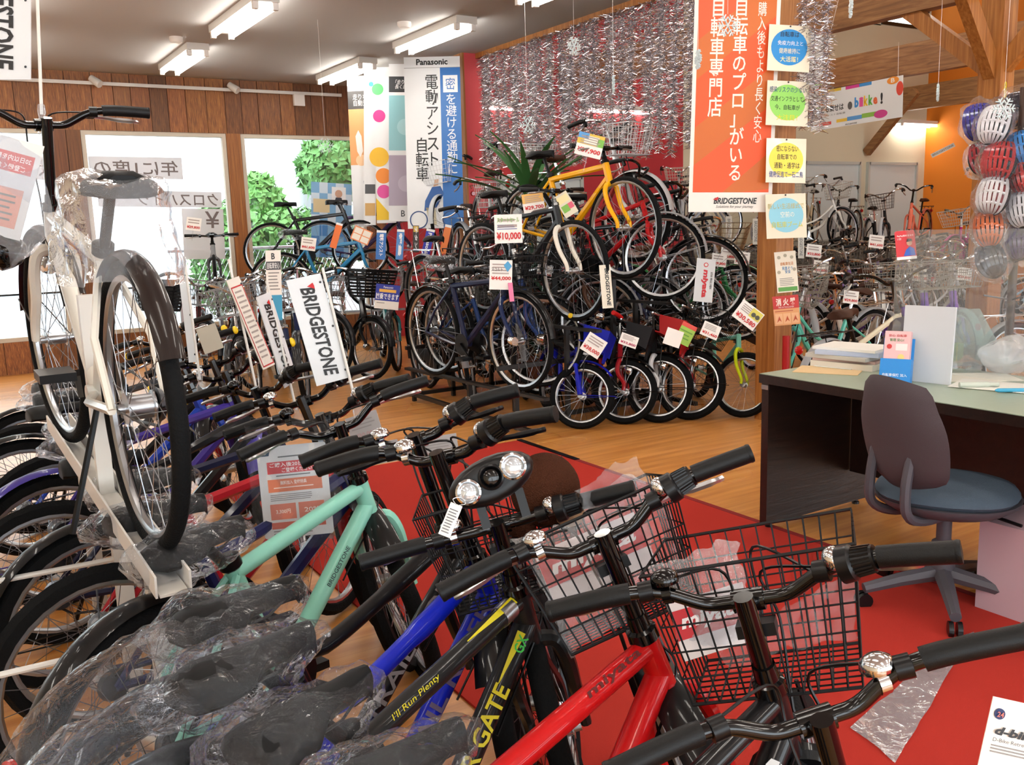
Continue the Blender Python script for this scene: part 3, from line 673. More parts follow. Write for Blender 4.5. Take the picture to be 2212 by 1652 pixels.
# ================================================================ foreground row
G_ROW = 'junior bicycles parked in the foreground row'
def junior(key, label, x, y, psi, lean, st, s, bh, bw, cols, **k):
    pr = bike_proto('junior', key, st=math.radians(st), lo=False, bh=bh, bw=bw, shifter=k.pop('shifter', True), **k)
    return bike(pr, label, (x, y, 0), psi, cols, lean, 0, s, G_ROW), pr
mint, mint_p = junior('mint', 'mint green bicycle with thick tubes and grey bell, beside the plastic document pouch', .317, 2.049, 28, -3.35, 53.6, 1.035, .16, .272, dict(frame='#86c8b4', fork='#86c8b4'), bag=True, bagseed=1, fender='full', shifter=False, fr=.021, susp=False)
btr, btr_p = junior('btr', 'black mountain bicycle with grey and red lettering, between the mint and blue bicycles', .271, 1.617, 18.7, -4, 47, 1.033, .232, .254, dict(frame='#131214', fork='#131214'), bag=True, bagseed=2, bell=1, curved=True, fender='full', wrapf=True, rim=M_SPKB, lever=M_BLK)
blu, blu_p = junior('blu', 'glossy royal blue mountain bicycle with curved top tube', .228, 1.343, 19.3, -6.5, 27.6, 1.041, .24, .256, dict(frame='#0d22b8', fork='#101113'), bag=True, bagseed=3, bell=1, curved=True, fender='full', wrapf=True, rim=M_SPKB, lever=M_BLK)
star, star_p = junior('star', 'matte black and yellow bicycle with triple headlamp on the handlebar', .266, 1.187, 23.5, -3.2, 38, 1.008, .145, .278, dict(frame='#1d1e1f', fork='#1a1b1c'), bag=True, bagseed=4, basket='wire', bell=1, bar='flat', fr=.021)
red, red_p = junior('red', 'bright red bicycle with black wire basket full of bubble wrap', .314, .923, 12.7, -10.9, 52.6, 1.015, .196, .296, dict(frame='#c40f12', fork='#c40f12'), bag=True, bagseed=5, basket='wire', bell=1, fender='full', fr=.021)
evo, evo_p = junior('evo', 'glossy black bicycle with chrome gear window and large black wire basket', .308, .714, 10.9, -6.35, 30, 1.025, .148, .302, dict(frame='#0b0b0d', fork='#0b0b0d'), bag=False, basket='wire', bell=2)
fsx, fsx_p = junior('fsx', 'black bicycle with ribbed grips at the bottom edge, tagged with a white card', .235, .444, 13.4, -6.5, 46.4, .966, .157, .279, dict(frame='#0b0b0d', fork='#0b0b0d'), bag=False, bell=-1, fender='short', shifter=False)
ROWC = [('navy blue and red', '#1a2050', '#b3202a'), ('red and white', '#b7202c', '#e6e6e6'), ('dark navy', '#161a38', None), ('black', '#101012', None), ('purple', '#40308a', None), ('blue', '#1a3fae', None), ('black and red', '#141214', '#a01822'), ('graphite', '#3a3c40', None)]
wh = ['second', 'third', 'fourth', 'fifth', 'sixth', 'seventh', 'eighth', 'ninth']
for i, (cn, c1, c2) in enumerate(ROWC):
    pr = bike_proto('junior', st=math.radians((48, 53, 40, 55)[i % 4]), lo=True, bag=(i % 3 != 2), shifter=True, grips='yellow' if i in (2, 3, 5, 6) else 'black', fender='full' if i % 2 else None, bell=1 if i % 2 else 2, bagseed=i % 3, curved=(i % 3 == 0))
    bike(pr, '%s junior bicycle, %s behind the mint green one in the row' % (cn, wh[i]), (.26 + .05 * math.sin(i * 2.1), 2.42 + .36 * i, 0), (12, 9, 2, 12)[i % 4], dict(frame=c1, fork=c2 or c1, fender=(BLACK, '#4a3f98')[i == 3]), -3.5, 0, 1.02, 'junior bicycles further along the row')

# ---------------------------------------------------------------- raised display bicycles on the white stand
tk = bike_proto('trek', 'trek', st=math.radians(4), lo=False, fender='full', bag=False, bell=None, lamp='arm', sad_w=.19)
t1 = bike(tk, 'white trekking bicycle with black mudguards raised on the white stand', (.368, 2.274, .698), 93.2, dict(frame='#ddd8cc', fork='#ddd8cc', fender='#1b1210'), 0, 4.0, .997, 'bicycles raised on the white stand')
bg_ = MB()
def drape(u, v):
    a = 2 * PI * u; k = min(1, v * 2.2); R_ = (.125 * math.sin(k * PI / 2)) * (1 + .25 * max(0, v - .45)); rip = 1 + .1 * math.sin(a * 5 + 1) * max(0, v - .3) + .06 * math.sin(a * 11) * v
    return V((R_ * 1.3 * math.cos(a) * rip, R_ * .95 * math.sin(a) * rip, .035 * math.cos(k * PI / 2) - .33 * max(0, v - .33) ** 1.15))
bg_.grid(drape, 60, 34); crumple(bg_, .02, 9, 2); crumple(bg_, .008, 34, 4)
obj('plastic_cover', bg_.map(lambda p: p + tk['sad'] + V((-.015, 0, -.012))).mesh('plastic_cover', M_FILMW), t1)
tk2 = bike_proto('trek', st=math.radians(-6), lo=True, fender='full', bag=True, bagseed=1, lamp='arm')
bike(tk2, 'blue trekking bicycle half out of view on the white stand', (-.24, 2.52, .70), 93, dict(frame='#1f4fb0', fork='#1f4fb0', fender='#2a2320'), 0, 4, .99, 'bicycles raised on the white stand')
stn = thing('display_stand', 'white steel display stand holding two raised trekking bicycles', 'stand', (0, 0, 0))
for X, y0, y1 in ((.36, 2.0, 3.55), (-.24, 2.25, 3.8)):
    ch = MB(); zz = lambda y: .685 + (y - 2.27) * .07
    a, b = V((X, y0, zz(y0))), V((X - .05, y1, zz(y1)))
    ch.bar(a, b, .06, .006); 
    for s in (-1, 1): ch.bar(a + V((s * .036, 0, .022)), b + V((s * .036, 0, .022)), .005, .05)
    ch.build('wheel_channel', M_WHITE, stn, False)
    for y in (y0 + .22, y0 + .75, y1 - .15): MB().bar((X, y, 0), (X, y, zz(y) - .004), .045, .045, (1, 0, 0)).build('upright', M_WHITE, stn, False)
    MB().bar((X - .02, y0 + .75, zz(y0 + .75)), (X - .02, y0 + .75, 1.28), .04, .04, (1, 0, 0)).build('support_arm', M_WHITE, stn, False)
for y, z in ((2.22, .48), (2.75, .52)): MB().tube([(.36, y, z), (-.9, y + .05, z)], .008, 8).build('tie_rod', M_WHITE, stn)

# ---------------------------------------------------------------- centre island on black racks
G_IS = 'bicycles on the central tiered rack'
cr0 = dict(lo=True)
def pxh(x, y, D): return atD(x, y, D)
cross = bike_proto('cross', 'cross', lo=True, bag=True, bagseed=1, lamp=None)
crossF = bike_proto('cross', 'crossF', lo=True, fender='full', basket='wire', bag=True, lamp='hub')
crossB = bike_proto('cross', 'crossB', lo=True, rim=M_SPK, susp=False)
city = bike_proto('city', 'city', lo=True, fender='full', basket='wire', carrier=True, step=True, chaincase=True)
cityL = bike_proto('city', 'cityL', st=.5, lo=True, fender='full', basket='wire', carrier=True, step=True, chaincase=True, lamp='hub')
cityR = bike_proto('city', 'cityR', st=-.45, lo=True, fender='full', basket='wire', carrier=True, step=True, chaincase=True)
cityN = bike_proto('city', 'cityN', st=.3, lo=True, fender='full', carrier=True, step=False, chaincase=True)
ebk = bike_proto('ebike', 'ebk', st=.35, lo=True, fender='full', basket='plastic', carrier=True, step=True, chaincase=True, lamp='hub')
ebk2 = bike_proto('ebike', 'ebk2', st=-.3, lo=True, fender='full', basket='wire', carrier=True, step=True, chaincase=True)
bike(crossF, 'dark navy cross bicycle with wire basket, priced 44,000, at the front of the rack', None, -82, dict(frame='#141c3c', fork='#1c2a52', basket='#141414'), 0, 0, 1, G_IS, front=(3.371, 5.324, .625))
bike(cityL, 'blue bicycle wheel-to-wheel behind the dark navy cross bicycle', None, -80, dict(frame='#1d3a70', fender='#101114'), 0, 0, 1, G_IS, front=(3.60, 5.42, .60))
bike(crossB, 'grey bicycle with white fork, middle tier of the rack', None, -84, dict(frame='#24262a', fork='#e2ddcf'), 0, 0, 1, G_IS, front=pxh(1240, 585, 6.25))
bike(crossB, 'bright yellow cross bicycle on the top tier', None, -84, dict(frame='#e8a80c', fork='#e8a80c'), 0, 0, 1, G_IS, front=pxh(1348, 492, 6.25))
bike(city, 'city bicycle with shiny chrome mudguard beside the yellow one', None, -78, dict(frame='#8f2f2a', fork='#c9c9c9', fender='#c8c9cc', saddle='#3a2014', basket='#c8c9cc'), 0, 0, 1.02, G_IS, front=pxh(1372, 470, 7.0))
bike(cityN, 'red bicycle with silver rims on the upper tier, right of the yellow one', None, -72, dict(frame='#b5161c', fork='#b5161c', fender='#9ea0a4'), 0, 0, .95, G_IS, front=pxh(1430, 556, 6.7))
bike(cityN, 'black bicycle with full black mudguards at the end of the rack', None, -70, dict(frame='#15161a', fork='#15161a', fender='#15161a'), 0, 0, 1, G_IS, front=pxh(1520, 605, 7.0))
bike(cityL, 'green city bicycle with green mudguard next to the timber post', None, -65, dict(frame='#1f6b3c', fork='#1f6b3c', fender='#1f6b3c', saddle='#4a2a18', basket='#7a5a3a'), 0, 0, .98, G_IS, front=pxh(1590, 655, 7.9))
bike(cityR, 'blue city bicycle with silver basket against the white banner', None, -118, dict(frame='#1d4f9a', fork='#1d4f9a', fender='#b9bcc0', saddle='#3a2014', basket='#c9cacc'), 0, 0, .95, G_IS, front=pxh(965, 490, 9.3))
bike(city, 'silver city bicycle behind the yellow cross bicycle', None, -95, dict(frame='#a9abb0', fork='#a9abb0', fender='#b9bcc0', saddle='#2a1a12', basket='#c9cacc'), 0, 0, 1, G_IS, front=pxh(1160, 480, 8.3))
bike(city, 'maroon city bicycle at the foot of the potted plant', None, -100, dict(frame='#5a1a26', fork='#5a1a26', fender='#9a9ca0', saddle='#2a1a12', basket='#c9cacc'), 0, 0, 1, G_IS, front=pxh(1080, 560, 8.2))
for i, (q, D, cn, c) in enumerate((((1060, 640), 7.6, 'black', '#17181b'), ((1180, 640), 7.3, 'dark green', '#23402f'), ((1290, 690), 7.0, 'brown', '#4a2d1d'), ((1400, 690), 7.1, 'dark blue', '#1d2748'), ((1480, 670), 7.4, 'grey', '#6a6c70'))):
    bike(cityN if i % 2 else cityL, '%s city bicycle on the bottom tier of the rack' % cn, None, -85 + 4 * i, dict(frame=c, fork=c, fender='#2a2b2e' if i % 2 else '#8a8c90'), 0, 0, .98, G_IS, front=pxh(*q, D))
for i, (cn, c) in enumerate((('dark brown', '#3a261c'), ('charcoal', '#232428'), ('plum', '#3a2236'), ('bottle green', '#1d3a2a'), ('ink blue', '#1a2240'), ('grey-brown', '#5a5048'), ('wine red', '#5a1c24'))):
    bike((cityR, cityL)[i % 2], '%s city bicycle in the second line behind the tiered rack' % cn, None, -92 + (i * 23 % 13) - 6, dict(frame=c, fork=c, fender='#3a3b3e' if i % 2 else '#77797d', basket='#55524c', saddle='#2a1a12'), -2, 0, 1, G_IS, front=(3.5 + .24 * i, 6.25 + .12 * (i % 2), .33))
rk = thing('bicycle_rack', 'black steel tiered bicycle rack under the navy bicycle', 'rack', (0, 0, 0))
M_RACK = mat('rack_black', '#15110f', .4)
def rail(x, z, y0=5.0, y1=6.9):
    MB().bar((x, y0, z), (x - .12, y1, z), .05, .02).build('wheel_rail', M_RACK, rk, False)
    for y in (y0 + .35, (y0 + y1) / 2, y1 - .1):
        xx = x - .12 * (y - y0) / (y1 - y0); MB().bar((xx, y, 0), (xx, y, z - .01), .03, .03, (1, 0, 0)).build('rack_leg', M_RACK, rk, False)
for x, z, y0 in ((3.37, .265, 5.0), (3.74, .70, 4.9), (4.12, 1.03, 4.85), (4.45, .83, 5.0), (4.7, .6, 4.9)): rail(x, z, y0)
for y, z in ((5.35, .06), (6.8, .06), (5.35, .45), (6.8, .45)): MB().bar((3.2, y, z), (4.75, y, z), .03, .03).build('cross_bar', M_RACK, rk, False)
for x in (3.25, 4.72): MB().bar((x, 5.0, .06), (x, 6.9, .06), .03, .03).build('floor_bar', M_RACK, rk, False)

# ---------------------------------------------------------------- children's bicycles in front of the rack
G_K = "children's bicycles lined up on the floor"
def kid(key, label, x, y, psi, st, cols, s=1.0, kind='kid', lean=-8, **k):
    pr = bike_proto(kind, key, st=math.radians(st), lo=True, **k); return bike(pr, label, None, psi, cols, lean, 0, s, G_K, front=(x, y, pr['r'] * s * math.cos(math.radians(lean)))), pr
k1, k1p = kid('k1', "child's blue bicycle with yellow-striped tyre and blue front guard", 3.72, 5.12, -108, 58, dict(frame='#1420b0', fork='#1420b0', basket='#1a24a8', fender='#1420b0', grip=BLACK), basket='guard', fender='short', grips='yellow', susp=True, lamp=None)
k2, k2p = kid('k2', "child's red-framed bicycle with black front guard", 4.05, 5.05, -108, 56, dict(frame='#a01820', fork='#a01820', basket='#16161a', grip='#c01818'), basket='guard', fender='short', grips='red', lamp='arm')
k3, k3p = kid('k3', "child's black bicycle with small red shield guard", 4.27, 4.93, -108, 50, dict(frame='#17181a', fork='#c9cacc', basket='#a01a1c'), 1.05, basket='guard', fender='short', lamp='arm')
k4, k4p = kid('k4', "child's black bicycle with red fork and wire basket", 4.5, 4.86, -108, 48, dict(frame='#1b1b1d', fork='#a01820', basket='#17181a'), 1.1, basket='wire', fender='short', lamp='arm')
k5, k5p = kid('k5', 'fluorescent yellow and mint fat-tyred bicycle by the desk corner', 4.84, 4.66, -112, 42, dict(frame='#7fd0bd', fork='#c8dc10'), .8, kind='mtb', lean=-6)
MB().ring((0, 0, 0), .235 - .052 * .5, [(.003, .0265), (-.004, .0265), (-.004, .025), (.003, .025)], 40).build('yellow_stripe', ink('#d8c020'), [c for c in k1.children if c.name.startswith('front_wheel')][0])

# ---------------------------------------------------------------- bicycles by the windows and the electric row
G_W = 'bicycles on the window racks'
bike(crossB, 'grey cross bicycle with white lettering facing out of the first window', None, -104, dict(frame='#8a8c90', fork='#3a3b40'), 0, 0, .95, G_W, front=(2.46, 9.75, .88))
bike(crossB, 'black cross bicycle raised high before the second window', None, -26, dict(frame='#14161a', fork='#14161a'), 0, 0, .92, G_W, front=(4.02, 9.58, 1.2))
bike(cross, 'sky blue cross bicycle on the lower rail before the second window', None, -20, dict(frame='#2f86b8', fork='#2f86b8'), 0, 0, .95, G_W, front=(4.02, 9.22, .88))
bike(crossB, 'dark purple bicycle at the foot of the tall banners', None, -15, dict(frame='#3a2858', fork='#3a2858'), 0, 0, .95, G_W, front=(4.7, 9.75, 1.2))
wr = thing('window_rack', 'pale steel rack raising bicycles before the windows', 'rack', (0, 0, 0))
for a, b in (((2.45, 9.6, .545), (2.75, 10.85, .545)), ((2.9, 10.12, .87), (4.3, 9.42, .87)), ((2.9, 9.66, .545), (4.3, 9.1, .545)), ((3.7, 10.05, .87), (4.8, 9.72, .87))):
    MB().bar(a, b, .05, .02).build('wheel_rail', M_ALU, wr, False)
    for t in (.1, .5, .9):
        p = V(a).lerp(V(b), t); MB().bar((p.x, p.y, 0), (p.x, p.y, p.z), .03, .03, (1, 0, 0)).build('rack_leg', M_ALU, wr, False)
G_E = 'electric bicycles parked before the back wall'
ec = [((1.55, 8.35), 'black', '#17181b'), ((1.95, 8.45), 'dark red', '#5a1a20'), ((2.35, 8.35), 'blue', '#2a5a9a'), ((2.72, 8.5), 'silver', '#9a9ca0'), ((3.05, 8.2), 'brown', '#4a3020'), ((3.42, 8.05), 'black battery', '#101114'), ((3.82, 8.35), 'teal', '#2a7a80'), ((4.2, 8.2), 'white', '#c8c8c4'), ((2.0, 7.2), 'graphite', '#303236'), ((2.5, 7.3), 'dark blue', '#1b2650')]
for i, ((x, y), cn, c) in enumerate(ec):
    bike(ebk if i in (5, 0) else (ebk2, cityL, cityR)[i % 3], '%s electric bicycle%s' % (cn, ' with black plastic basket bearing a blue notice' if i == 5 else ', %s along the row before the banners' % wh[min(i, 7)] if i < 8 else ', standing ahead of the electric row'), None, -100 + (i * 37 % 17) - 8, dict(frame=c, fork=c, fender='#202124', saddle='#3a2014' if i % 2 else BLACK, basket='#131315' if i in (5, 0) else '#8a8c90'), 0, 0, 1, G_E, front=(x, y, .30 if i in (5, 0) or i % 3 == 0 else .33))

# ---------------------------------------------------------------- the far hall
G_H = 'bicycles crowded in the far hall'
hall = [((6.40, 4.78), 180, 'teal', '#5ec4b2', cityL), ((7.0, 5.87), -105, 'thick-tubed white', '#dcdad2', ebk2), ((7.3, 5.67), -105, 'bright purple', '#7a52b8', ebk2), ((7.58, 5.6), -104, 'lilac', '#8a62c4', ebk2), ((6.75, 3.75), -20, 'dark purple', '#5a3a90', ebk2), ((4.62, 3.70), 8, 'cream', '#d6cdb4', cityN), ((6.5, 2.85), -12, 'navy', '#26305a', cityR), ((6.45, 6.1), -108, 'pale pink', '#c8a0a4', cityR)]
for i, ((x, y), psi, cn, c, pr) in enumerate(hall):
    bike(pr, '%s bicycle with brown saddle in the row just beyond the desk' % cn, (x, y, 0), psi, dict(frame=c, fork=c, fender='#97999d', saddle='#3a2014', basket='#8a857c'), -3, 0, 1, G_H)
hc = [('silver', '#a9abb0'), ('white', '#d8d6ce'), ('black', '#1b1c20'), ('brown', '#5a3624'), ('pale blue', '#8fb4cc'), ('red', '#a02028'), ('beige', '#b8a888'), ('dark green', '#2a4a38'), ('pink', '#c87a80'), ('lilac', '#8a70b8')]
for row, (X, y0, n, stp) in enumerate(((8.3, 6.0, 9, .42), (10.2, 5.6, 10, .44))):
    for i in range(n):
        cn, c = hc[(i * 3 + row) % 10]
        bike((cityL, city, cityR)[(i + row) % 3], '%s city bicycle, %s from the aisle in the %s crowded hall row' % (cn, (['first'] + wh + ['tenth'])[i], ('nearer', 'farther')[row]), (X + .1 * (i % 2), y0 + stp * i, 0), -10 + (i * 29 % 15) - 7, dict(frame=c, fork=c, fender='#7d7f83', saddle='#4a2a1c' if i % 2 else BLACK, basket='#6d6860'), -3, 0, 1, G_H)
up = [((1560, 480), 12.6, -10, 'grey', '#85878c', crossB), ((1462, 470), 12.6, -140, 'silver', '#b9bbbf', city), ((1800, 500), 14.1, -160, 'black and silver', '#1b1c20', cityN), ((1822, 495), 13.4, -30, 'white', '#dedcd4', cityL), ((1915, 520), 13.2, -130, 'black', '#141518', cityR), ((1960, 500), 14, 200, 'coral pink', '#e07058', cityN), ((2068, 560), 12.5, 205, 'magenta', '#b0287a', cityR), ((1530, 490), 13.2, -60, 'dark', '#2a2b30', cityN), ((1735, 480), 14.0, -150, 'champagne', '#b8a88a', city), ((2110, 470), 13.6, 190, 'ivory', '#d8d0b8', cityL)]
pf = MB()
for i, (q, D, psi, cn, c, pr) in enumerate(up):
    p = pxh(*q, D); bike(pr, '%s bicycle on the high platform along the far back wall' % cn, None, psi, dict(frame=c, fork=c, fender=c if i in (5, 6) else '#b0b2b6', saddle='#4a2a1c' if i in (5, 6) else BLACK, basket='#b4aca0' if i != 4 else '#3a2418'), 0, 0, .98, G_H, front=p)
pfm = thing('display_platform', 'steel shelf platform carrying bicycles along the far back wall', 'platform', (0, 0, 0))
for a, b, z in ((6.2, 16.1, .98),):
    MB().box(((a + b) / 2, 9.95, z - .02), (b - a, 1.7, .04)).build('deck', mat('platform_grey', '#8a8a86', .5), pfm, False)
    for i in range(7):
        for y in (9.2, 10.7): MB().bar((a + .1 + i * (b - a - .2) / 6, y, 0), (a + .1 + i * (b - a - .2) / 6, y, z - .04), .05, .05, (1, 0, 0)).build('platform_leg', M_ALU, pfm, False)
for i in range(12):
    cn, c = hc[(i * 7 + 3) % 10]; X = 7.0 + i * .62
    bike((cityL, cityR)[i % 2], '%s city bicycle, %s from the red wall below the high platform' % (cn, (['first'] + wh + ['tenth', 'eleventh', 'twelfth'])[i]), (X, 9.35 + .1 * (i % 2), 0), -90 + (i * 31 % 21) - 10, dict(frame=c, fork=c, fender='#7d7f83', saddle='#4a2a1c' if i % 2 else BLACK, basket='#6d6860'), 0, 0, 1, G_H)

# ================================================================ printed things
def frame_from(TL, TR, BL):
    u = TR - TL; w = u.length; u = u / w; v = TL - BL; v = v - u * v.dot(u); h = v.length; v = v / h; n = u.cross(v)
    c = TL + u * w / 2 - v * h / 2
    M_ = Matrix((u, v, n)).transposed().to_4x4(); M_.translation = c
    return M_, w, h
def sign3(name, label, cat, TL, TR, BL, M=M_CARD, th=.003, group=None, round_=0, bend=0.0):
    mw, w, h = frame_from(V(TL), V(TR), V(BL)); mb = MB()
    if bend:
        nx, ny = 2, 12
        mb.grid(lambda a, b: V(((a - .5) * w, (b - .5) * h, bend * math.sin(b * PI * 1.3))), nx, ny); mb.grid(lambda a, b: V(((.5 - a) * w, (b - .5) * h, bend * math.sin(b * PI * 1.3) - th)), nx, ny)
    elif round_:
        r = round_; out = []
        for cx, cy, a0 in ((w / 2 - r, h / 2 - r, 0), (-w / 2 + r, h / 2 - r, 90), (-w / 2 + r, -h / 2 + r, 180), (w / 2 - r, -h / 2 + r, 270)):
            for k in range(4): a = math.radians(a0 + 30 * k); out.append((cx + r * math.cos(a), cy + r * math.sin(a)))
        mb.prism(out, th)
    else: mb.box((0, 0, -th / 2), (w, h, th))
    o = mb.build(name, M, None, False, label=label, cat=cat, group=group); o.matrix_basis = mw
    o['_w'] = w; o['_h'] = h; dims[o.name] = (w, h); del o['_w']; del o['_h']; return o
dims = {}
def sign(name, label, cat, tl, tr, bl, D, M=M_CARD, th=.003, group=None, **k):
    if isinstance(D, tuple) and isinstance(D[0], str): f = {'X': atX, 'Y': atY, 'Z': atZ}[D[0]]; P = [f(*q, D[1]) for q in (tl, tr, bl)]
    else:
        ds = D if isinstance(D, tuple) else (D, D, D); P = [atD(*q, d) for q, d in zip((tl, tr, bl), ds)]
    return sign3(name, label, cat, *P, M=M, th=th, group=group, **k)
def rect(sg, x0, y0, x1, y1, M, lay=1, name='printed_panel'):
    w, h = dims[sg.name]; e = .0004 * lay
    return MB().box((((x0 + x1) / 2 - .5) * w, ((y0 + y1) / 2 - .5) * h, e), ((x1 - x0) * w, (y1 - y0) * h, .0008)).build(name, M if not isinstance(M, str) else ink(M), sg, False)
def poly(sg, pts, M, lay=1, name='printed_shape'):
    w, h = dims[sg.name]; e = .0006 * lay
    return MB().prism([((x - .5) * w, (y - .5) * h) for x, y in pts], .0006, Matrix.Translation((0, 0, e))).build(name, M if not isinstance(M, str) else ink(M), sg, False)
def disc(sg, cx, cy, r, M, lay=1, name='printed_disc', ry=None):     # r as a fraction of the width
    w, h = dims[sg.name]; rw = r; rh = (ry if ry else r * w / h)
    return poly(sg, [(cx + rw * math.cos(2 * PI * i / 32), cy + rh * math.sin(2 * PI * i / 32)) for i in range(32)], M, lay, name)
_fc = bpy.data.curves.new('type', 'FONT'); _fo = bpy.data.objects.new('type', _fc)
def glyphs(body, bold=0.0, shear=0.0, align='CENTER', spc=1.0, lead=.95):
    _fc.body = body; _fc.offset = bold; _fc.shear = shear; _fc.align_x = align; _fc.space_character = spc; _fc.space_line = lead; _fc.resolution_u = 2
    me = bpy.data.meshes.new_from_object(_fo); return [v.co.copy() for v in me.vertices], [tuple(p.vertices) for p in me.polygons]
def text(sg, body, x0, y0, x1, y1, col, rot=0, bold=.012, shear=0.0, lay=3, flip=False, align='CENTER', name='lettering', lead=.95):
    w, h = dims[sg.name]; vs, fs = glyphs(body, bold, shear, align, lead=lead)
    if not vs: return
    if rot: R_ = Matrix.Rotation(math.radians(rot), 3, 'Z'); vs = [R_ @ p for p in vs]
    if flip: vs = [V((-p.x, p.y, 0)) for p in vs]; fs = [tuple(reversed(f)) for f in fs]
    a, b = min(p.x for p in vs), max(p.x for p in vs); c, d = min(p.y for p in vs), max(p.y for p in vs)
    X0, X1, Y0, Y1 = (x0 - .5) * w, (x1 - .5) * w, (y0 - .5) * h, (y1 - .5) * h
    mb = MB(); e = .0005 * lay + .0002
    mb.add([V((X0 + (p.x - a) / max(b - a, 1e-6) * (X1 - X0), Y0 + (p.y - c) / max(d - c, 1e-6) * (Y1 - Y0), e)) for p in vs], fs)
    return mb.build(name, ink(col) if isinstance(col, str) else col, sg, False)
def vtext(sg, chars, x0, x1, ytop, ybot, col, **k):
    n = len(chars); st = (ytop - ybot) / n
    text(sg, '\n'.join(chars), x0, ybot + st * .06, x1, ytop - st * .06, col, **k)
def lines(sg, x0, x1, y0, y1, n, col='#8a8684', lay=3, fill=.35):
    for i in range(n):
        y = y1 - (y1 - y0) * (i + .5) / n; t = (y1 - y0) / n * fill / 2
        rect(sg, x0, y - t, x1 - (x1 - x0) * random.uniform(0, .25), y + t, col, lay, 'text_line')
INK = '#17181a'

# ---- pennants on clear clip poles
def pole(sg_label, a, b, D, D2=None):
    pass
def pennant(label, tl, tr, bl, D, p0, p1, body, cols=INK, M=None, cut=False, Dp=None):
    s = sign('pennant', label, 'sign', tl, tr, bl, D, M or mat('pennant_white', '#d3d6d8', .5), .004, 'white pennants clipped to handlebars')
    if body: text(s, body, .3, .06, .72, .9, cols, rot=-90, bold=.028, shear=.18)
    w, h = dims[s.name]; inv = s.matrix_basis.inverted(); Dp = Dp or (D if not isinstance(D, tuple) else D[1])
    if body: poly(s, [(.52, .905), (.7, .93), (.72, .905), (.72, .87)], '#c01a22', 4)
    a, b = inv @ atD(*p0, Dp), inv @ atD(*p1, Dp)
    MB().tube([a, b], .005, 8).build('pole', M_WHITE, s)
    cl = MB(); d = (b - a).normalized(); cl.lathe(b - d * .03, d, [(0, .004), (.0, .01), (.02, .012), (.04, .008), (.05, .016), (.075, .018), (.09, .01)], 10); cl.build('clear_clip', M_FILMW, s)
    for t in (.08, .5, .92): MB().ell(V((w * .42, (t - .5) * h, .002)), (.004, .004, .002), 8, 4).build('eyelet', M_STEEL, s)
    return s
pennant('white pennant on the raised trekking bicycle at the top corner', (-62, -170), (66, -170), (-42, 172), 2.75, (74, -180), (90, 248), 'BRIDGESTONE')
pennant('large white pennant with bold black lettering above the mint bicycle', (618, 606), (692, 590), (670, 838), (2.95, 3.0, 2.95), (697, 580), (768, 868), 'BRIDGESTONE')
pennant('narrow white pennant left of the large pennant', (554, 642), (584, 630), (594, 852), (3.2, 3.3, 3.2), (576, 606), (640, 885), 'BRIDGESTONE')
pennant('slim plain white pennant pole beside the raised rear wheel', (384, 580), (401, 578), (411, 783), 3.4, (398, 555), (432, 820), None)
s = pennant('slim paper strip with red border left of the pennants', (489, 606), (516, 596), (526, 820), (3.5, 3.55, 3.5), (494, 560), (556, 850), None, M=ink('#d9d2c6'))
for a in ((.08, .9, .98, .915), (.08, .02, .98, .035), (.08, .02, .13, .915), (.93, .02, .98, .915)): rect(s, *a, '#b02a2a', 2, 'red_border')
lines(s, .25, .85, .1, .88, 14, '#9a8f88')
s = sign('price_card', 'blank beige card on a clear clip among the junior handlebars', 'card', (423, 712), (464, 697), (452, 762), 3.6, ink('#b9b2a2'), .002)
s = sign('hang_tag', 'tall white and blue hang tag behind the narrow pennant', 'tag', (573, 541), (606, 540), (577, 692), 6.6); rect(s, 0, .0, 1, .36, '#3f9cc4'); rect(s, .02, .72, .98, .84, '#4a4c52'); lines(s, .15, .9, .42, .7, 6); text(s, 'B', .38, .87, .62, .96, '#3a3c42', bold=.03); text(s, '自転車安心', .1, .735, .9, .825, '#e8e8e8')

# ---- document pouch on the mint bicycle
s = sign('document_pouch', 'white notice in a clear plastic pouch hanging behind the mint frame', 'pouch', (553, 968), (702, 953), (567, 1166), 2.66, mat('notice_paper', '#dcdad8', .5), .002, round_=.008)
poly(s, [(.02, .985), (.2, .985), (.17, .9), (.05, .9)], '#41566a'); text(s, 'B', .08, .915, .14, .97, '#e8e8e8', bold=.03)
lines(s, .3, .78, .86, .9, 1, '#6a6a6a'); rect(s, .13, .70, .93, .83, '#cf4a4e'); text(s, 'ご購入後20日以内を', .17, .77, .9, .82, '#f4ecea'); text(s, 'ご登録ください', .34, .71, .78, .76, '#f4ecea'); lines(s, .25, .8, .66, .69, 1, '#6a6a6a')
rect(s, .12, .5, .9, .64, '#d57a5a'); text(s, '無料加入 登録特典', .3, .575, .68, .62, '#f6e6dc'); lines(s, .2, .8, .53, .56, 1, '#f0d8cc'); lines(s, .14, .86, .4, .48, 4)
for x0, x1 in ((.12, .49), (.53, .9)): rect(s, x0, .2, x1, .37, '#d9806a'); text(s, '3,300円' if x0 < .2 else '20%', x0 + .08, .26, x1 - .08, .31, '#f6e6dc')
rect(s, .12, .1, .9, .17, '#d26a58'); lines(s, .14, .86, .03, .09, 2)
w, h = dims[s.name]; mb = MB().grid(lambda a, b: V(((a - .5) * (w + .05), (b - .5) * (h + .1) + .015, .006 + .006 * math.sin(a * 9 + b * 5))), 14, 14); crumple(mb, .006, 30, 3).build('clear_sleeve', M_FILM, s)
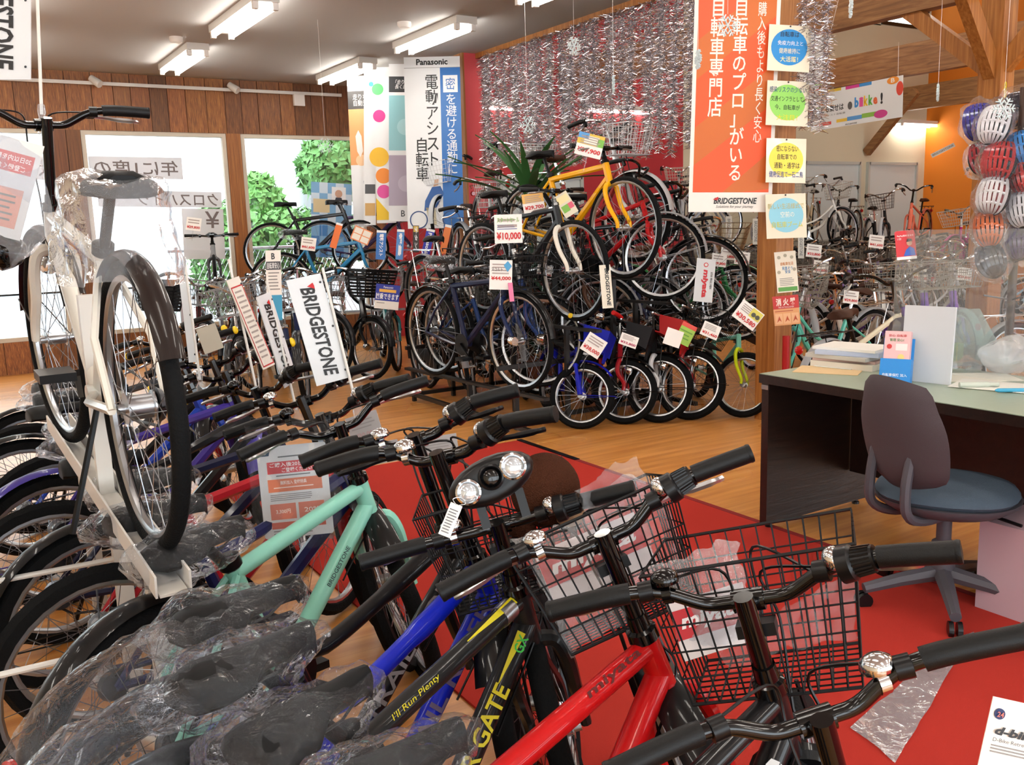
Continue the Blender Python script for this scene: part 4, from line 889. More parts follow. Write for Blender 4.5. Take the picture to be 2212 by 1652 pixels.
# ---- bag hanging from the blue trekking bicycle
s = sign('document_pouch', 'plastic pouch with red-banded notice hanging from the blue trekking handlebar', 'pouch', (-80, 268), (96, 316), (-80, 490), (2.5, 2.55, 2.5), mat('notice_paper', '#dcdad8', .5), .002)
rect(s, .2, .66, .93, .86, '#c96060'); text(s, '20日以内を購入後に', .25, .77, .9, .83, '#f4ecea', flip=True); text(s, 'ご登録ください', .35, .68, .85, .74, '#f4ecea', flip=True); rect(s, .45, .1, .9, .5, '#d89a8a'); lines(s, .5, .86, .15, .45, 5)
mb = MB().ell((0, 0, 0), (.14, .02, .2), 24, 18); crumple(mb, .03, 8, 3); crumple(mb, .012, 26, 1); o = mb.build('clear_sleeve', M_FILMW, s); o.rotation_euler = (PI / 2, 0, 0); o.location = (.02, -.05, .01); o.scale = (1, 1, 1)
mb = MB().ell((0, 0, 0), (.085, .05, .055), 18, 12); crumple(mb, .03, 14, 5).build('wrapped_parts', M_BLKG, s).location = (.05, -.17, -.03)

# ---- hanging banners before the back wall
b = sign('banner', 'tall white and blue banner reading downward, nearest the red column', 'banner', (872, 124), (993, 121), (887, 494), 9.25, mat('banner_cloth', '#e6e8ea', .6), .003)
rect(b, .64, .0, 1, .935, '#2f6fb8'); rect(b, 0, .935, 1, .938, '#9a9a9a'); text(b, 'Panasonic', .22, .952, .78, .988, INK, bold=.03)
vtext(b, '電動アシスト', .37, .6, .9, .36, INK, bold=.008); vtext(b, '自転車', .17, .4, .535, .27, INK, bold=.008)
rect(b, .69, .79, .95, .89, '#e8ecf0', 2); text(b, '密', .735, .805, .905, .875, '#2f6fb8', bold=.0, lay=5); vtext(b, 'を避ける通勤に', .73, .92, .785, .31, '#e8ecf0', bold=.006)
for pts, c in (([(.3, .1), (.52, .12), (.66, .2), (.6, .245), (.45, .24), (.32, .16)], '#2a5a9a'), ([(.33, .12), (.5, .12), (.52, .02), (.4, .02)], '#cfc7a8'), ([(.47, .24), (.56, .25), (.57, .285), (.5, .285)], '#caa58a')): poly(b, pts, c, 2, 'printed_rider')
for cx in (.2, .78):
    w, h = dims[b.name]; MB().ring((0, 0, 0), .085, [(.006, -.0005), (.006, .0005), (-.006, .0005), (-.006, -.0005)], 28).build('printed_wheel', ink('#2a4a7a'), b, False, ).matrix_basis = Matrix.Translation(((cx - .5) * w, (.05 - .5) * h, .003)) @ Matrix.Rotation(PI / 2, 4, 'X')
b = sign('banner', 'white banner with dark heading and lilac ring, behind the blue-edged banner', 'banner', (840, 138), (884, 138), (857, 478), 9.8, mat('banner_cloth', '#e6e8ea', .6), .003); rect(b, 0, .82, 1, .92, '#3a3c40'); text(b, '「走りな\n長く走', .3, .84, .98, .9, '#d8d8d8', shear=.2); rect(b, 0, .45, 1, .8, '#8fc4cc'); rect(b, 0, .1, 1, .42, '#a89cae'); disc(b, .8, .6, .4, '#a8d4da', 2); disc(b, .85, .24, .4, '#b8aebe', 2); text(b, 'B', .6, .03, .8, .07, '#404348')
b = sign('banner', 'white banner with magenta and yellow circles, third from the red column', 'banner', (806, 142), (848, 141), (822, 482), 10.0, mat('banner_cloth', '#e6e8ea', .6), .003)
for cx, cy, r, c in ((.1, .85, .3, '#48b060'), (.15, .68, .32, '#c83a8a'), (.1, .42, .5, '#e8b830'), (.3, .3, .4, '#e88a30'), (.3, .2, .35, '#d84a98')): disc(b, cx + .1, cy, r, c, 2)
poly(b, [(0, .02), (.95, .02), (0, .16)], '#e8c020', 3)
b = sign('banner', 'banner with rider silhouette on white beside magenta circles', 'banner', (786, 148), (812, 148), (801, 486), 10.1, mat('banner_cloth', '#e6e8ea', .6), .003); rect(b, .1, .06, .95, .14, '#c9a060'); rect(b, .1, .2, .95, .26, '#4a4c50'); disc(b, .6, .9, .2, '#3f9cc4')
b = sign('banner', 'orange and white banner with helmeted riders, furthest from the red column', 'banner', (749, 165), (792, 163), (772, 490), 10.25, mat('banner_cloth', '#e6e8ea', .6), .003); rect(b, 0, .78, 1, .9, '#3c3a3a'); text(b, '走りな\n自動充', .25, .80, .97, .88, '#e0dcd8', bold=0); rect(b, 0, .41, 1, .78, '#e0a068'); disc(b, .55, .44, .28, '#ecc49a', 2)
for pts, c in (([(.3, .6), (.45, .64), (.6, .6), (.65, .5), (.5, .46), (.35, .5)], '#e8e4e0'), ([(.8, .65), (.95, .66), (.95, .5), (.82, .52)], '#3a3434'), ([(.6, .3), (.8, .36), (.9, .28), (.85, .16), (.65, .18)], '#4a4a7a')): poly(b, pts, c, 3, 'printed_rider')
text(b, 'B', .6, .03, .8, .07, '#404348')

# ---- orange banner on the timber post
b = sign('banner', 'large orange vertical banner on the timber post', 'banner', (1503, -62), (1690, -62), (1487, 458), (5.85, 5.85, 6.1), mat('banner_gloss', '#e9e4dc', .35), .004)
def O(px, py): return ((px - 1487 - (458 - py) * .02) / 170.0, (458 - py) / 520.0)
rect(b, .045, .085, .955, 1, '#e4551c'); 
for k in range(3): poly(b, [(.045, .72 - k * .36), (.955, .98 - k * .36), (.955, .82 - k * .36), (.045, .56 - k * .36)] if .56 - k * .36 > .085 else [(.045, .085), (.4, .085), (.955, .26), (.955, .1), (.6, .085)], '#c9661e', 2)
wcol = '#f1e9dc'
vtext(b, '自転車専門店', .19, .36, O(0, -12)[1], O(0, 250)[1], wcol, bold=.012, lay=5); vtext(b, '自転車のプロ」がいる', .46, .63, O(0, -10)[1], O(0, 390)[1], wcol, bold=.012, lay=5); vtext(b, '購入後もより長く安心', .74, .84, O(0, 0)[1], O(0, 305)[1], wcol, bold=.004, lay=5)
text(b, 'BRIDGESTONE', .3, .035, .82, .062, INK, bold=.03, shear=.2, lay=5); text(b, 'Solutions for your journey', .33, .015, .78, .03, INK, bold=0, shear=.3, lay=5); poly(b, [(.29, .055), (.35, .066), (.36, .06), (.34, .05)], '#c01a22', 6)
# ---- notices on the post
G_P = 'laminated notices pinned to the timber post'
def notice(label, tl, tr, bl, dc, rows, D=6.28, dl=None):
    D = 5.84 + .00047 * tl[1]
    s = sign('notice', label, 'notice', tl, tr, bl, D, mat('laminate', '#e6dcc6', .2, coat=.4), .002, G_P); disc(s, .5, .52, .43, dc, 2)
    for body, x0, x1, y0, y1, c in rows: text(s, body, x0, y0, x1, y1, c, bold=.006, lay=5)
    MB().ell((0, dims[s.name][1] * .47, .004), (.006, .006, .004), 8, 6).build('pin', M_STEEL, s)
notice('notice with bright blue disc, topmost on the timber post', (1662, 52), (1753, 57), (1664, 152), '#2a86c8', [('自転車は', .28, .72, .74, .86, '#2c2a28'), ('免疫力向上と', .22, .82, .56, .66, '#d8dce0'), ('健康維持に', .26, .76, .38, .5, '#d8d4b8'), ('大活躍！', .3, .72, .2, .32, '#e8d890')])
notice('notice with green disc, second down the timber post', (1658, 173), (1748, 177), (1661, 270), '#8fcf62', [('感染リスクの少ない', .06, .94, .74, .87, '#2f5a7a'), ('交通インフラとして、', .1, .9, .54, .66, '#2c3a28'), ('今、自転車が', .2, .8, .35, .47, '#2c3a28'), ('大注目！', .25, .75, .12, .25, '#d8d030')])
notice('notice with yellow disc, third down the timber post', (1656, 298), (1742, 300), (1659, 394), '#f0dc58', [('密にならない', .25, .8, .7, .84, '#4a4438'), ('自転車での', .28, .76, .52, .65, '#3a3838'), ('通勤・通学は', .2, .84, .32, .46, '#3a3838'), ('健康促進で一石二鳥', .08, .93, .12, .26, '#2f4a8a')])
notice('notice with pale blue disc, fourth down the timber post', (1653, 420), (1740, 417), (1652, 516), '#8cc8dc', [('新しい生活様式で', .05, .95, .66, .79, '#b8b078'), ('空前の', .36, .7, .47, .6, '#e8e8dc'), ('自転車ブーム', .14, .9, .24, .38, '#c8c850')])
s = sign('notice', 'narrow printed flyer with green foot on the timber post', 'notice', (1672, 545), (1718, 541), (1668, 634), 6.2, mat('flyer', '#e4dcca', .4), .002, G_P); rect(s, .05, .03, .95, .13, '#5a9a48'); text(s, '自転車生活', .25, .66, .85, .74, '#c87a30'); text(s, '見直そう\n安全', .3, .46, .8, .63, '#3a7ab0'); lines(s, .15, .9, .16, .36, 5); 
for cx, cy in ((.2, .86), (.5, .9), (.8, .85), (.15, .5), (.88, .55)): disc(s, cx, cy, .08, '#a8a08c', 2, 'printed_figure')
s = sign('fire_sign', 'red and orange fire extinguisher sign lowest on the timber post', 'sign', (1668, 641), (1724, 636), (1665, 705), 6.22, mat('fire_orange', '#e0a06a', .4), .002); rect(s, .0, .56, 1, 1, '#c0302c'); text(s, '消 火 器', .12, .66, .88, .92, '#f0ddd0', bold=.03); text(s, 'FIRE EXTINGUISHER', .2, .585, .8, .635, '#f0ddd0', bold=0); lines(s, .05, .95, .44, .52, 1, '#b85a3a')
for i in range(3): rect(s, .05 + i * .31, .05, .33 + i * .31, .4, '#e8b486', 2); poly(s, [(.1 + i * .31, .1), (.2 + i * .31, .32), (.28 + i * .31, .12), (.2 + i * .31, .18)], '#b8502c', 4, 'printed_figure')
pp = atD(1698, 745, 6.28); MB().tube([(pp.x, pp.y, .0), (pp.x, pp.y, .62)], .025, 10).build('red_pipe', mat('pipe_red', '#b02024', .4), None, label='red standpipe at the foot of the timber post', cat='pipe')
# ---- far hall banners
b = sign('banner', 'white banner with rainbow letters hung from the far beam', 'banner', (1752, 202), (1951, 162), (1750, 284), ('X', 7.75), mat('banner_cloth', '#e6e8ea', .6), .003)
text(b, 'ども乗せは', .12, .42, .38, .6, '#2a2a2c', bold=.02); text(b, 'アシスト自転車', .16, .32, .4, .37, '#5a5a5a', bold=0); disc(b, .45, .5, .025, '#5a5654', 3, 'printed_figure', .1)
for i, (ch, c) in enumerate(zip('bikke', ('#3a8ad0', '#e0559a', '#e8b820', '#5ab048', '#e0683a'))): text(b, ch, .5 + i * .05, .42, .545 + i * .05, .42 + (.26 if ch in 'bk' else .18 if ch == 'e' else .24), c, bold=.05)
text(b, '!', .775, .4, .8, .68, '#2a2a2c', bold=.04)
for x0, x1, y0, y1, c in ((.1, .2, .9, 1, '#e8a030'), (.2, .35, .93, 1, '#e0c040'), (.4, .55, .92, 1, '#c83a8a'), (.55, .68, .92, 1, '#3a8ad0'), (.3, .42, .12, .2, '#e8c040'), (.42, .58, .12, .22, '#5a9ad8'), (.58, .75, .13, .24, '#88b848'), (.1, .24, .1, .18, '#d84a40')): rect(b, x0, y0, x1, y1, c, 2)
disc(b, .78, .16, .07, '#c8408a', 3, ry=.1); disc(b, .9, .92, .06, '#e89030', 3, ry=.09); disc(b, .97, .7, .035, '#d84a3a', 3, ry=.17); text(b, 'B', .88, .87, .92, .98, '#f0e8e0', bold=.03, lay=5); text(b, 'BRIDGESTONE', .4, .02, .53, .055, INK, shear=.2)
w, h = dims[b.name]
for sx in (-.45, .45): MB().tube([(sx * w, h * .5, 0), (sx * w, h * .5 + .3, 0)], .002, 5).build('cord', M_CARD, b)
b = sign('banner', 'plain white banner half hidden behind the tinsel end', 'banner', (1728, 66), (1796, 76), (1734, 208), ('X', 7.6), mat('banner_cloth', '#e6e8ea', .6), .003)
w, h = dims[b.name]
for sx in (-.45, .45): MB().tube([(sx * w, h * .5, 0), (sx * w, h * .5 + .45, 0)], .002, 5).build('cord', M_CARD, b)
s = sign('price_strip', 'small grey paper strip stuck slantwise before the orange wall', 'strip', (2010, 333), (2060, 308), (2012, 342), 13.0, ink('#b8b4ac'), .002); text(s, 'BRIDGESTONE', .05, .3, .95, .75, '#4a4a4a')

# ---- window posters (seen from behind)
M_PAP = film('window_paper', .8, .02, (.9, .9, .95), 0, 1, .4)
def wposter(label, x0, y0, x1, y1, body, rot=0, bx=(.05, .15, .95, .85)):
    s = sign('window_poster', label, 'poster', (x0, y0), (x1, y0 + (x1 - x0) * .018), (x0 + 2, y1), ('Y', YB + .05), M_PAP, .001)
    text(s, body, *bx, '#6f6462', rot=rot, flip=True, bold=.01); return s
wposter('paper poster with mirrored lettering across the first window', 190, 337, 392, 386, '年に1度の')
wposter('long paper poster with mirrored katakana low on the first window', 210, 410, 478, 446, 'クロスバイク', bx=(.3, .1, .97, .9))
wposter('paper poster strip with mirrored yen sign on the first window', 392, 450, 482, 560, '¥', bx=(.55, .62, .9, .95))
wposter('paper poster at the far window edge behind the handlebar', 40, 337, 118, 388, '大', bx=(.5, .15, .95, .85))
s = sign('window_poster', 'blue checked poster with portrait panels at the second window', 'poster', (672, 392), (760, 398), (676, 555), ('Y', YB + .02), ink('#7fb2dc'), .001)
for i in range(5):
    for j in range(7):
        if (i + j) % 2: rect(s, i / 5, j / 7, (i + 1) / 5, (j + 1) / 7, '#cfe2f2' if j > 2 else '#4a86c8', 1, 'printed_check')
rect(s, .5, .72, .85, .95, '#e8eef4', 3); disc(s, .67, .86, .09, '#caa28c', 6, 'printed_portrait'); poly(s, [(.56, .74), (.78, .74), (.74, .81), (.6, .81)], '#3a3a48', 6, 'printed_portrait'); rect(s, .05, .6, .45, .78, '#d8c8a0', 3)

# ---- price cards and tags
G_C = 'price cards on the bicycles'
def price(label, tl, tr, bl, D, p, c1='#c41818', top=None, py=(.12, .36), name='price_card', M=None, nl=4):
    s = sign(name, label, 'price card', tl, tr, bl, D, M or M_CARD, .002, G_C)
    if top: rect(s, 0, .5, 1, 1, top)
    lines(s, .12, .9, .5, .9, nl, '#a89a94', 3, .45)
    w, h = dims[s.name]; MB().tube([(0, -h * .4, -.004), (0, -h * .5 - .1, -.012)], .0025, 6).build('clip_rod', M_FILMW, s)
    if p: text(s, p, .07, py[0], .95, py[1], c1, bold=.03, lay=5)
    return s
s = price('rainbow price card standing on the yellow bicycle handlebar', (1252, 283), (1308, 297), (1244, 332), 6.15, '¥37,900', top='#d8b84a'); rect(s, .0, .75, .4, 1, '#5a9ad0', 2); rect(s, .75, .5, 1, .85, '#7ab850', 2); rect(s, .25, .55, .8, .9, '#f0e8d8', 2)
price('orange-tinted price card left of the yellow bicycle frame', (1126, 421), (1172, 414), (1122, 463), 6.5, '¥29,700', top='#e0b060'); s = sign('price_card', 'tilted photo card with green panel on the grey bicycle bar', 'price card', (1195, 428), (1222, 411), (1207, 482), 6.3, ink('#d8d0b8'), .002, G_C); rect(s, .1, .2, .6, .5, '#78b048'); rect(s, .6, .25, .95, .5, '#d05a70'); rect(s, .1, .6, .9, .9, '#e8d8a0')
s = price('white price card with large red figures on the middle tier', (1067, 464), (1127, 462), (1070, 526), 6.2, '¥10,000', nl=2, py=(.08, .38)); text(s, 'スタートセール', .1, .72, .9, .9, '#6aa848'); lines(s, .1, .9, .46, .66, 3, '#4a5a9a')
s = price('white price card on the dark navy bicycle', (1058, 561), (1107, 562), (1058, 625), 6.0, '¥44,000', py=(.3, .45)); poly(s, [(.62, .82), (.8, .97), (.98, .8), (.8, .6)], '#4a9ac8', 5); text(s, 'スコルト', .08, .62, .58, .74, INK)
s = sign('price_strip', 'pink strip hanging from the navy bicycle price card', 'strip', (1097, 611), (1107, 610), (1097, 652), 5.98, ink('#e07aa0'), .002)
s = sign('price_card', 'blue and white test-ride notice on the black plastic basket', 'price card', (813, 612), (865, 617), (807, 665), 8.2, M_CARD, .003, G_C); rect(s, 0, .33, 1, 1, '#1f2f9a'); text(s, 'Panasonic', .32, .84, .72, .93, '#e8e8f0', lay=4); rect(s, .15, .68, .85, .8, '#e8b048', 2); text(s, '試乗できます', .03, .38, .97, .64, '#f0f0f4', bold=.02, lay=5); lines(s, .08, .5, .2, .28, 1); 
s = sign('price_strip', 'upright white strip with black lettering in front of the middle tier', 'strip', (1294, 573), (1318, 571), (1295, 667), 5.98, ink('#ddd6c4'), .003); text(s, 'BRIDGESTONE', .45, .05, .8, .92, INK, rot=-90, bold=.03, shear=.2)
s = sign('pennant', 'white pennant with red lettering at the end of the rack', 'sign', (1506, 557), (1547, 561), (1518, 652), 6.5, mat('pennant_white', '#d3d6d8', .5), .003); text(s, 'miyata', .32, .1, .68, .75, '#c8202a', rot=-90, bold=.05, shear=.1); disc(s, .5, .86, .12, '#c8202a', 3); disc(s, .5, .86, .08, '#e0dcd8', 5); text(s, '自転車', .78, .3, .9, .7, '#5a5a5a', rot=-90)
price("white price card on the child's blue bicycle", (1275, 716), (1313, 740), (1252, 752), 6.0, '¥38,000', nl=3); price("small blue-edged price card on the child's second bicycle", (1344, 717), (1381, 730), (1338, 742), 6.0, '¥33,800', '#b02858')
sign('price_card', "blank white card on the child's third bicycle", 'price card', (1443, 706), (1478, 718), (1435, 742), 5.95, M_CARD, .002, G_C); s = sign('price_card', 'green and red striped card behind the blank white card', 'price card', (1477, 693), (1507, 708), (1456, 735), 6.05, ink('#9ac048'), .002, G_C); rect(s, 0, .8, 1, 1, '#d8483a'); lines(s, 0, 1, .2, .7, 3, '#6a9a30')
s = price("white price card with blue edge on the child's fourth bicycle", (1523, 692), (1559, 707), (1512, 721), 6.0, '¥31,460'); s = price('tilted price card with bicycle picture beside the timber post', (1607, 646), (1652, 680), (1584, 684), 6.05, '¥30,580', py=(.1, .38)); rect(s, .5, .48, .97, .95, '#d8cc58', 4); disc(s, .66, .66, .09, '#4a4a38', 5); disc(s, .84, .66, .09, '#4a4a38', 5)
G_T = 'hang tags on the electric bicycles'
for tl, tr, bl, c, body, l in (((727, 480), (741, 484), (714, 534), '#e07030', None, 'slanted orange hang tag nearest the windows'), ((814, 497), (835, 498), (813, 560), '#2f6fb8', '電動アシスト', 'deep blue hang tag below the orange banner'), ((858, 495), (874, 496), (852, 560), '#4a86c8', '軽量', 'light blue hang tag below the lilac banner'), ((892, 482), (905, 482), (894, 545), '#2a2624', 'チタン', 'black hang tag with gold square'), ((922, 493), (940, 497), (917, 560), '#1f2fa8', 'Panasonic', 'royal blue hang tag with white lettering'), ((962, 484), (976, 487), (946, 553), '#e07a3a', None, 'slanted orange hang tag by the blue city bicycle')):
    s = sign('hang_tag', l, 'tag', tl, tr, bl, 8.6, ink(c), .002, G_T); rect(s, 0, .92, 1, 1, '#e8e8e8')
    if body: text(s, body, .3, .12, .75, .88, '#f0f0f4', rot=-90, bold=.03)
    if c == '#2a2624': rect(s, .1, .7, .9, .9, '#c8a84a', 3)
s = sign('price_card', 'orange-framed photo card tilted among the electric bicycles', 'price card', (768, 486), (806, 502), (757, 515), 8.6, ink('#e08a5a'), .002, G_T)
for i in range(2):
    for j in range(2): rect(s, .06 + i * .47, .08 + j * .45, .47 + i * .47, .47 + j * .45, '#e8e0d4', 2)
for i, (q, D) in enumerate((((1178, 585), 6.9), ((1555, 560), 7.5), ((1605, 556), 7.6), ((1575, 545), 7.7), ((1840, 640), 7.0), ((1775, 575), 8.6), ((1990, 592), 8.2), ((2085, 590), 8.0), ((1895, 520), 9.5), ((1760, 540), 8.8), ((420, 482), 9.3), ((668, 525), 8.2))):
    price('small price card %s' % ['below the grey bicycle', 'left of the pennant by the rack end', 'right of the pennant by the rack end', 'above the green mudguard', 'on the lilac bicycle', 'on the bar behind the timber post', 'seen through the clear screen', 'seen through the clear screen by the far post', 'under the high platform', 'beside the post flyer', 'on the first window bicycle', 'on the sky blue bicycle'][i], (q[0] - 16, q[1] - 14), (q[0] + 16, q[1] - 10), (q[0] - 17, q[1] + 14), D, ('¥33,800', '¥29,800', '¥41,600')[i % 3], nl=2)
for i, (q, D) in enumerate((((1572, 495), 11.5), ((1630, 500), 11.7), ((1728, 530), 8.0))):
    s = sign('price_strip', 'slim pale strip %s' % ['under the orange banner', 'at the orange banner corner', 'right of the timber post'][i], 'strip', (q[0] - 4, q[1] - 28), (q[0] + 9, q[1] - 28), (q[0] - 10, q[1] + 28), D, ink('#c8c4ba'), .002); text(s, 'BRIDGESTONE', .25, .1, .75, .9, '#5a5a5a', rot=-90)

# ================================================================ lettering and fittings on the foreground bicycles
def local(root, p): return root.matrix_basis.inverted() @ V(p)
def tops(p): return p['sc'] - V((0, 0, .015)), p['ht'] - p['ax'] * .025
def downs(p): return p['bb'], p['hb'] + p['ax'] * .03
def tube_text(root, a, b, body, h, col, off, t0=0.0, t1=1.0, up=.55, bold=.02, shear=0, name='frame_lettering'):
    u = (b - a).normalized(); n = V((0, -math.cos(up), 0)) + (V((0, 0, 1)) - u * u.z).normalized() * math.sin(up); v = n.cross(u)
    vs, fs = glyphs(body, bold, shear, 'LEFT'); L = max(p.x for p in vs) - min(p.x for p in vs); x0 = min(p.x for p in vs); y0, y1 = min(p.y for p in vs), max(p.y for p in vs)
    A = a + (b - a) * t0; l = (b - a).length * (t1 - t0)
    mb = MB(); mb.add([A + u * ((p.x - x0) / L * l) + v * (((p.y - y0) / (y1 - y0) - .5) * h) + n * off for p in vs], fs); mb.build(name, ink(col), root, False)
for rt, p in ((btr, btr_p), (blu, blu_p)):
    c = '#8a8486' if rt is btr else '#5a4a6a'
    tube_text(rt, *downs(p), 'TRAIL RIDER', .03, c, .0245, .18, .95)
tube_text(star, *downs(star_p), 'STAR GATE', .034, '#d6c81e', .0265, .22, .72, .7); tube_text(star, *downs(star_p), 'GX', .022, '#3fc04a', .0265, .86, .93, .7)
tube_text(star, *tops(star_p), "I'll Run Plenty", .014, '#d6c81e', .0215, .16, .42, .6, 0, .2)
for kk_, (a, b) in enumerate((downs(star_p), tops(star_p))):
    u = (b - a).normalized(); n = V((0, -.62, 0)) + (V((0, 0, 1)) - u * u.z).normalized() * .78; v = n.cross(u); A = a + (b - a) * (.62 if kk_ else .72); B_ = a + (b - a) * .94; r_ = (.0215 if kk_ else .0258)
    MB().add([A + n * r_ + v * .004, B_ + n * r_ - v * .006, B_ + n * r_ + v * .012, A + n * r_ + v * .006], [(0, 1, 2, 3)]).build('yellow_stripe', ink('#d6c81e'), star, False)
_a, _b = tops(star_p); u = (_b - _a).normalized(); MB().lathe(_b - u * .075, u, [(0, .02), (0, .0225), (.04, .0225), (.042, .012), (.06, .012)], 16).build('silver_collar', M_ALU, star)
tube_text(red, *tops(red_p), 'miyata', .02, '#5a1012', .0218, .62, .92, .75, .02, .15)
tube_text(evo, *downs(evo_p), 'evolve', .045, '#d8d8d8', .024, .5, .9, .9, .02, .2); tube_text(mint, *downs(mint_p), 'BRIDGESTONE', .012, '#2a4a48', .0258, .48, .72, .5)
tube_text(t1, *downs(tk), 'ALFINE', .028, '#4a4456', .0255, .25, .6, .2)
# triple headlamp
hl = thing('headlamp_unit', 'triple round headlamp unit with clear lenses clamped above the yellow and black bicycle', 'lamp', mw=Matrix.Translation(atD(1062, 1030, 1.42)))
cz = -ray(1062, 1030).normalized(); cx = CR.copy(); cy = cz.cross(cx).normalized(); cx = cy.cross(cz)
ang = math.radians(17); ux = (cx * math.cos(ang) + cy * math.sin(ang)); uy = cz.cross(ux)
hl.matrix_basis = Matrix((ux, uy, cz)).transposed().to_4x4(); hl.matrix_basis.translation = atD(1062, 1030, 1.42); mm = Matrix((ux, uy, cz)).transposed().to_4x4(); mm.translation = atD(1062, 1030, 1.42); hl.matrix_basis = mm
MB().ell((-.002, -.004, -.022), (.072, .037, .034), 20, 12, fn=lambda p: V((p.x, p.y + p.x * .12, min(p.z, .02)))).build('housing', M_BLK, hl)
for x, y, r_, M_ in ((-.041, -.012, .017, M_GLASSY), (-.001, -.0, .017, M_BLKG), (.036, .006, .018, M_GLASSY)):
    e = MB().lathe((x, y, 0), (0, 0, 1), [(0, r_ + .004), (.012, r_ + .003), (.014, r_), (.008, r_ - .002)], 24).build('bezel', M_CHR if M_ is M_GLASSY else M_BLK, hl)
    MB().ell((x, y, .006), (r_ - .001, r_ - .001, .007), 20, 8).build('lens', M_, e)
for x in (-.03, .035): MB().bar((x, -.03, -.03), (x, -.075, -.03), .014, .012).build('bar_clamp', M_BLK, hl, False)
s = sign('hang_tag', 'small white tag with printed lines dangling from the triple headlamp', 'tag', (974, 1084), (999, 1094), (951, 1154), 1.36, M_CARD, .001); lines(s, .12, .88, .08, .86, 9, '#6a6a6e'); w, h = dims[s.name]; MB().tube(cat_rom([V((0, h * .48, 0)), V((-.008, h * .6, 0)), V((.002, h * .72, -.004)), V((.012, h * .62, 0)), V((.002, h * .48, 0))], 5), .0006, 4).build('loop', M_ALU, s)
s = sign('hang_tag', 'white product card with barcode tied to the bottom-edge bicycle', 'tag', (2146, 1504), (2262, 1530), (2128, 1690), .80, M_CARD, .001); disc(s, .17, .82, .1, '#1f2a58', 2); text(s, '24', .11, .79, .23, .85, '#e07060', lay=5); text(s, 'd-bike', .14, .58, .95, .68, '#26282c', bold=.04, shear=.2); text(s, 'D-Bike Retreat', .14, .5, .8, .545, '#4a4a50', bold=0); lines(s, .14, .9, .36, .47, 3)
for i in range(16): rect(s, .2 + i * .04, .05, .2 + i * .04 + random.choice((.01, .02, .026)), .2, '#1a1a1a', 3, 'barcode_bar')
for tl, tr, bl, l in (((745, 905), (812, 884), (762, 968), 'grey back of a price card hanging below the handlebars'), ((905, 948), (985, 935), (922, 1000), 'grey back of a price card beyond the gold-collared stem'), ((780, 962), (858, 948), (795, 1006), 'small grey card lying low behind the bell')):
    s = sign('price_card', l, 'price card', tl, tr, bl, 3.3, ink('#a5a19f'), .002, G_C); text(s, '¥30,000', .15, .2, .8, .4, '#b08a88'); lines(s, .1, .9, .5, .85, 3, '#8f8b88')
# brown plush
c = atD(1178, 1058, 1.95); pt = thing('plush_toy', 'round brown plush toy with beige muzzle behind the triple headlamp', 'toy', c); M_FUR = mat('brown_fur', '#4a2a1c', .95, spec=.1, bump=.8, bscale=400)
MB().ell((0, 0, 0), (.075, .075, .08), 24, 16).build('head', M_FUR, pt); MB().ell((.02, -.06, -.04), (.035, .03, .028), 16, 10).build('muzzle', mat('beige_fur', '#b08a68', .95), pt)
for s_ in (-1, 1): MB().ell((s_ * .06, 0, -.075), (.03, .03, .03), 12, 8).build('paw', M_FUR, pt)
# bubble wrap and leaflets in the two big baskets
def stuff_basket(root, p, seed, lab, sheets, leaf):
    Bp = lambda x, y, z: p['S'](p['B'](x, y, z)); rm = root.matrix_basis
    for k, (M_, a, b, cc, dd, where) in enumerate(sheets):
        P_ = [rm @ Bp(*q) for q in (a, b, cc, dd)]
        mb = MB().grid(lambda u_, v_: (P_[0] * (1 - u_) + P_[1] * u_) * (1 - v_) + (P_[3] * (1 - u_) + P_[2] * u_) * v_, 26, 20); crumple(mb, .026, 9, seed + k); crumple(mb, .012, 34, seed); crumple(mb, .004, 110, seed)
        mb.build('bubble_wrap', M_, None, label='crumpled plastic wrap %s %s' % (where, lab), cat='wrap')
    P_ = [rm @ Bp(*q) for q in leaf]
    s = sign3('leaflet', 'red and white printed leaflet in %s' % lab, 'leaflet', P_[0], P_[1], P_[2], ink('#e8dcd8'), .001); rect(s, .0, .35, 1, .85, '#c8242a', 2); text(s, 'miyata', .08, .45, .92, .76, '#f0e4e0', bold=.04, shear=.2, lay=5)
stuff_basket(red, red_p, 3, "the red bicycle's basket", ((M_BUBBLE, (.1, .13, -.17), (.1, .0, -.17), (.12, .0, .04), (.12, .15, .05), 'standing left in'), (M_BUBBLE, (.28, .13, -.15), (.3, -.12, -.15), (.34, -.15, .07), (.31, .14, .03), 'against the far side of'), (M_FILMW, (.16, -.02, -.16), (.2, -.14, -.16), (.24, -.15, .11), (.18, .0, .10), 'sticking up at the corner of')), ((.2, .12, .01), (.24, -.1, .0), (.18, .12, -.1)))
stuff_basket(evo, evo_p, 8, "the glossy black bicycle's basket", ((M_BUBBLE, (.14, .15, -.1), (.2, .02, -.1), (.24, .02, .05), (.15, .17, .06), 'bunched at the left of'), (M_FILMW, (.22, .08, -.165), (.28, -.13, -.16), (.31, -.15, -.05), (.26, .1, -.13), 'lying on the floor of')), ((.15, .15, -.02), (.22, .03, -.02), (.14, .15, -.12)))
c = red.matrix_basis

P_ = [atZ(*q, .014) for q in ((2045, 1388), (2106, 1362), (1935, 1645), (1835, 1570))]
mb = MB().grid(lambda u_, v_: (P_[0] * (1 - u_) + P_[1] * u_) * (1 - v_) + (P_[3] * (1 - u_) + P_[2] * u_) * v_, 10, 30); crumple(mb, .006, 9, 2)
mb.build('plastic_sheet', film('pale_sheet', .5, .03, bump=.3, bscale=20), None, label='pale translucent plastic strip lying on the red carpet', cat='sheet')

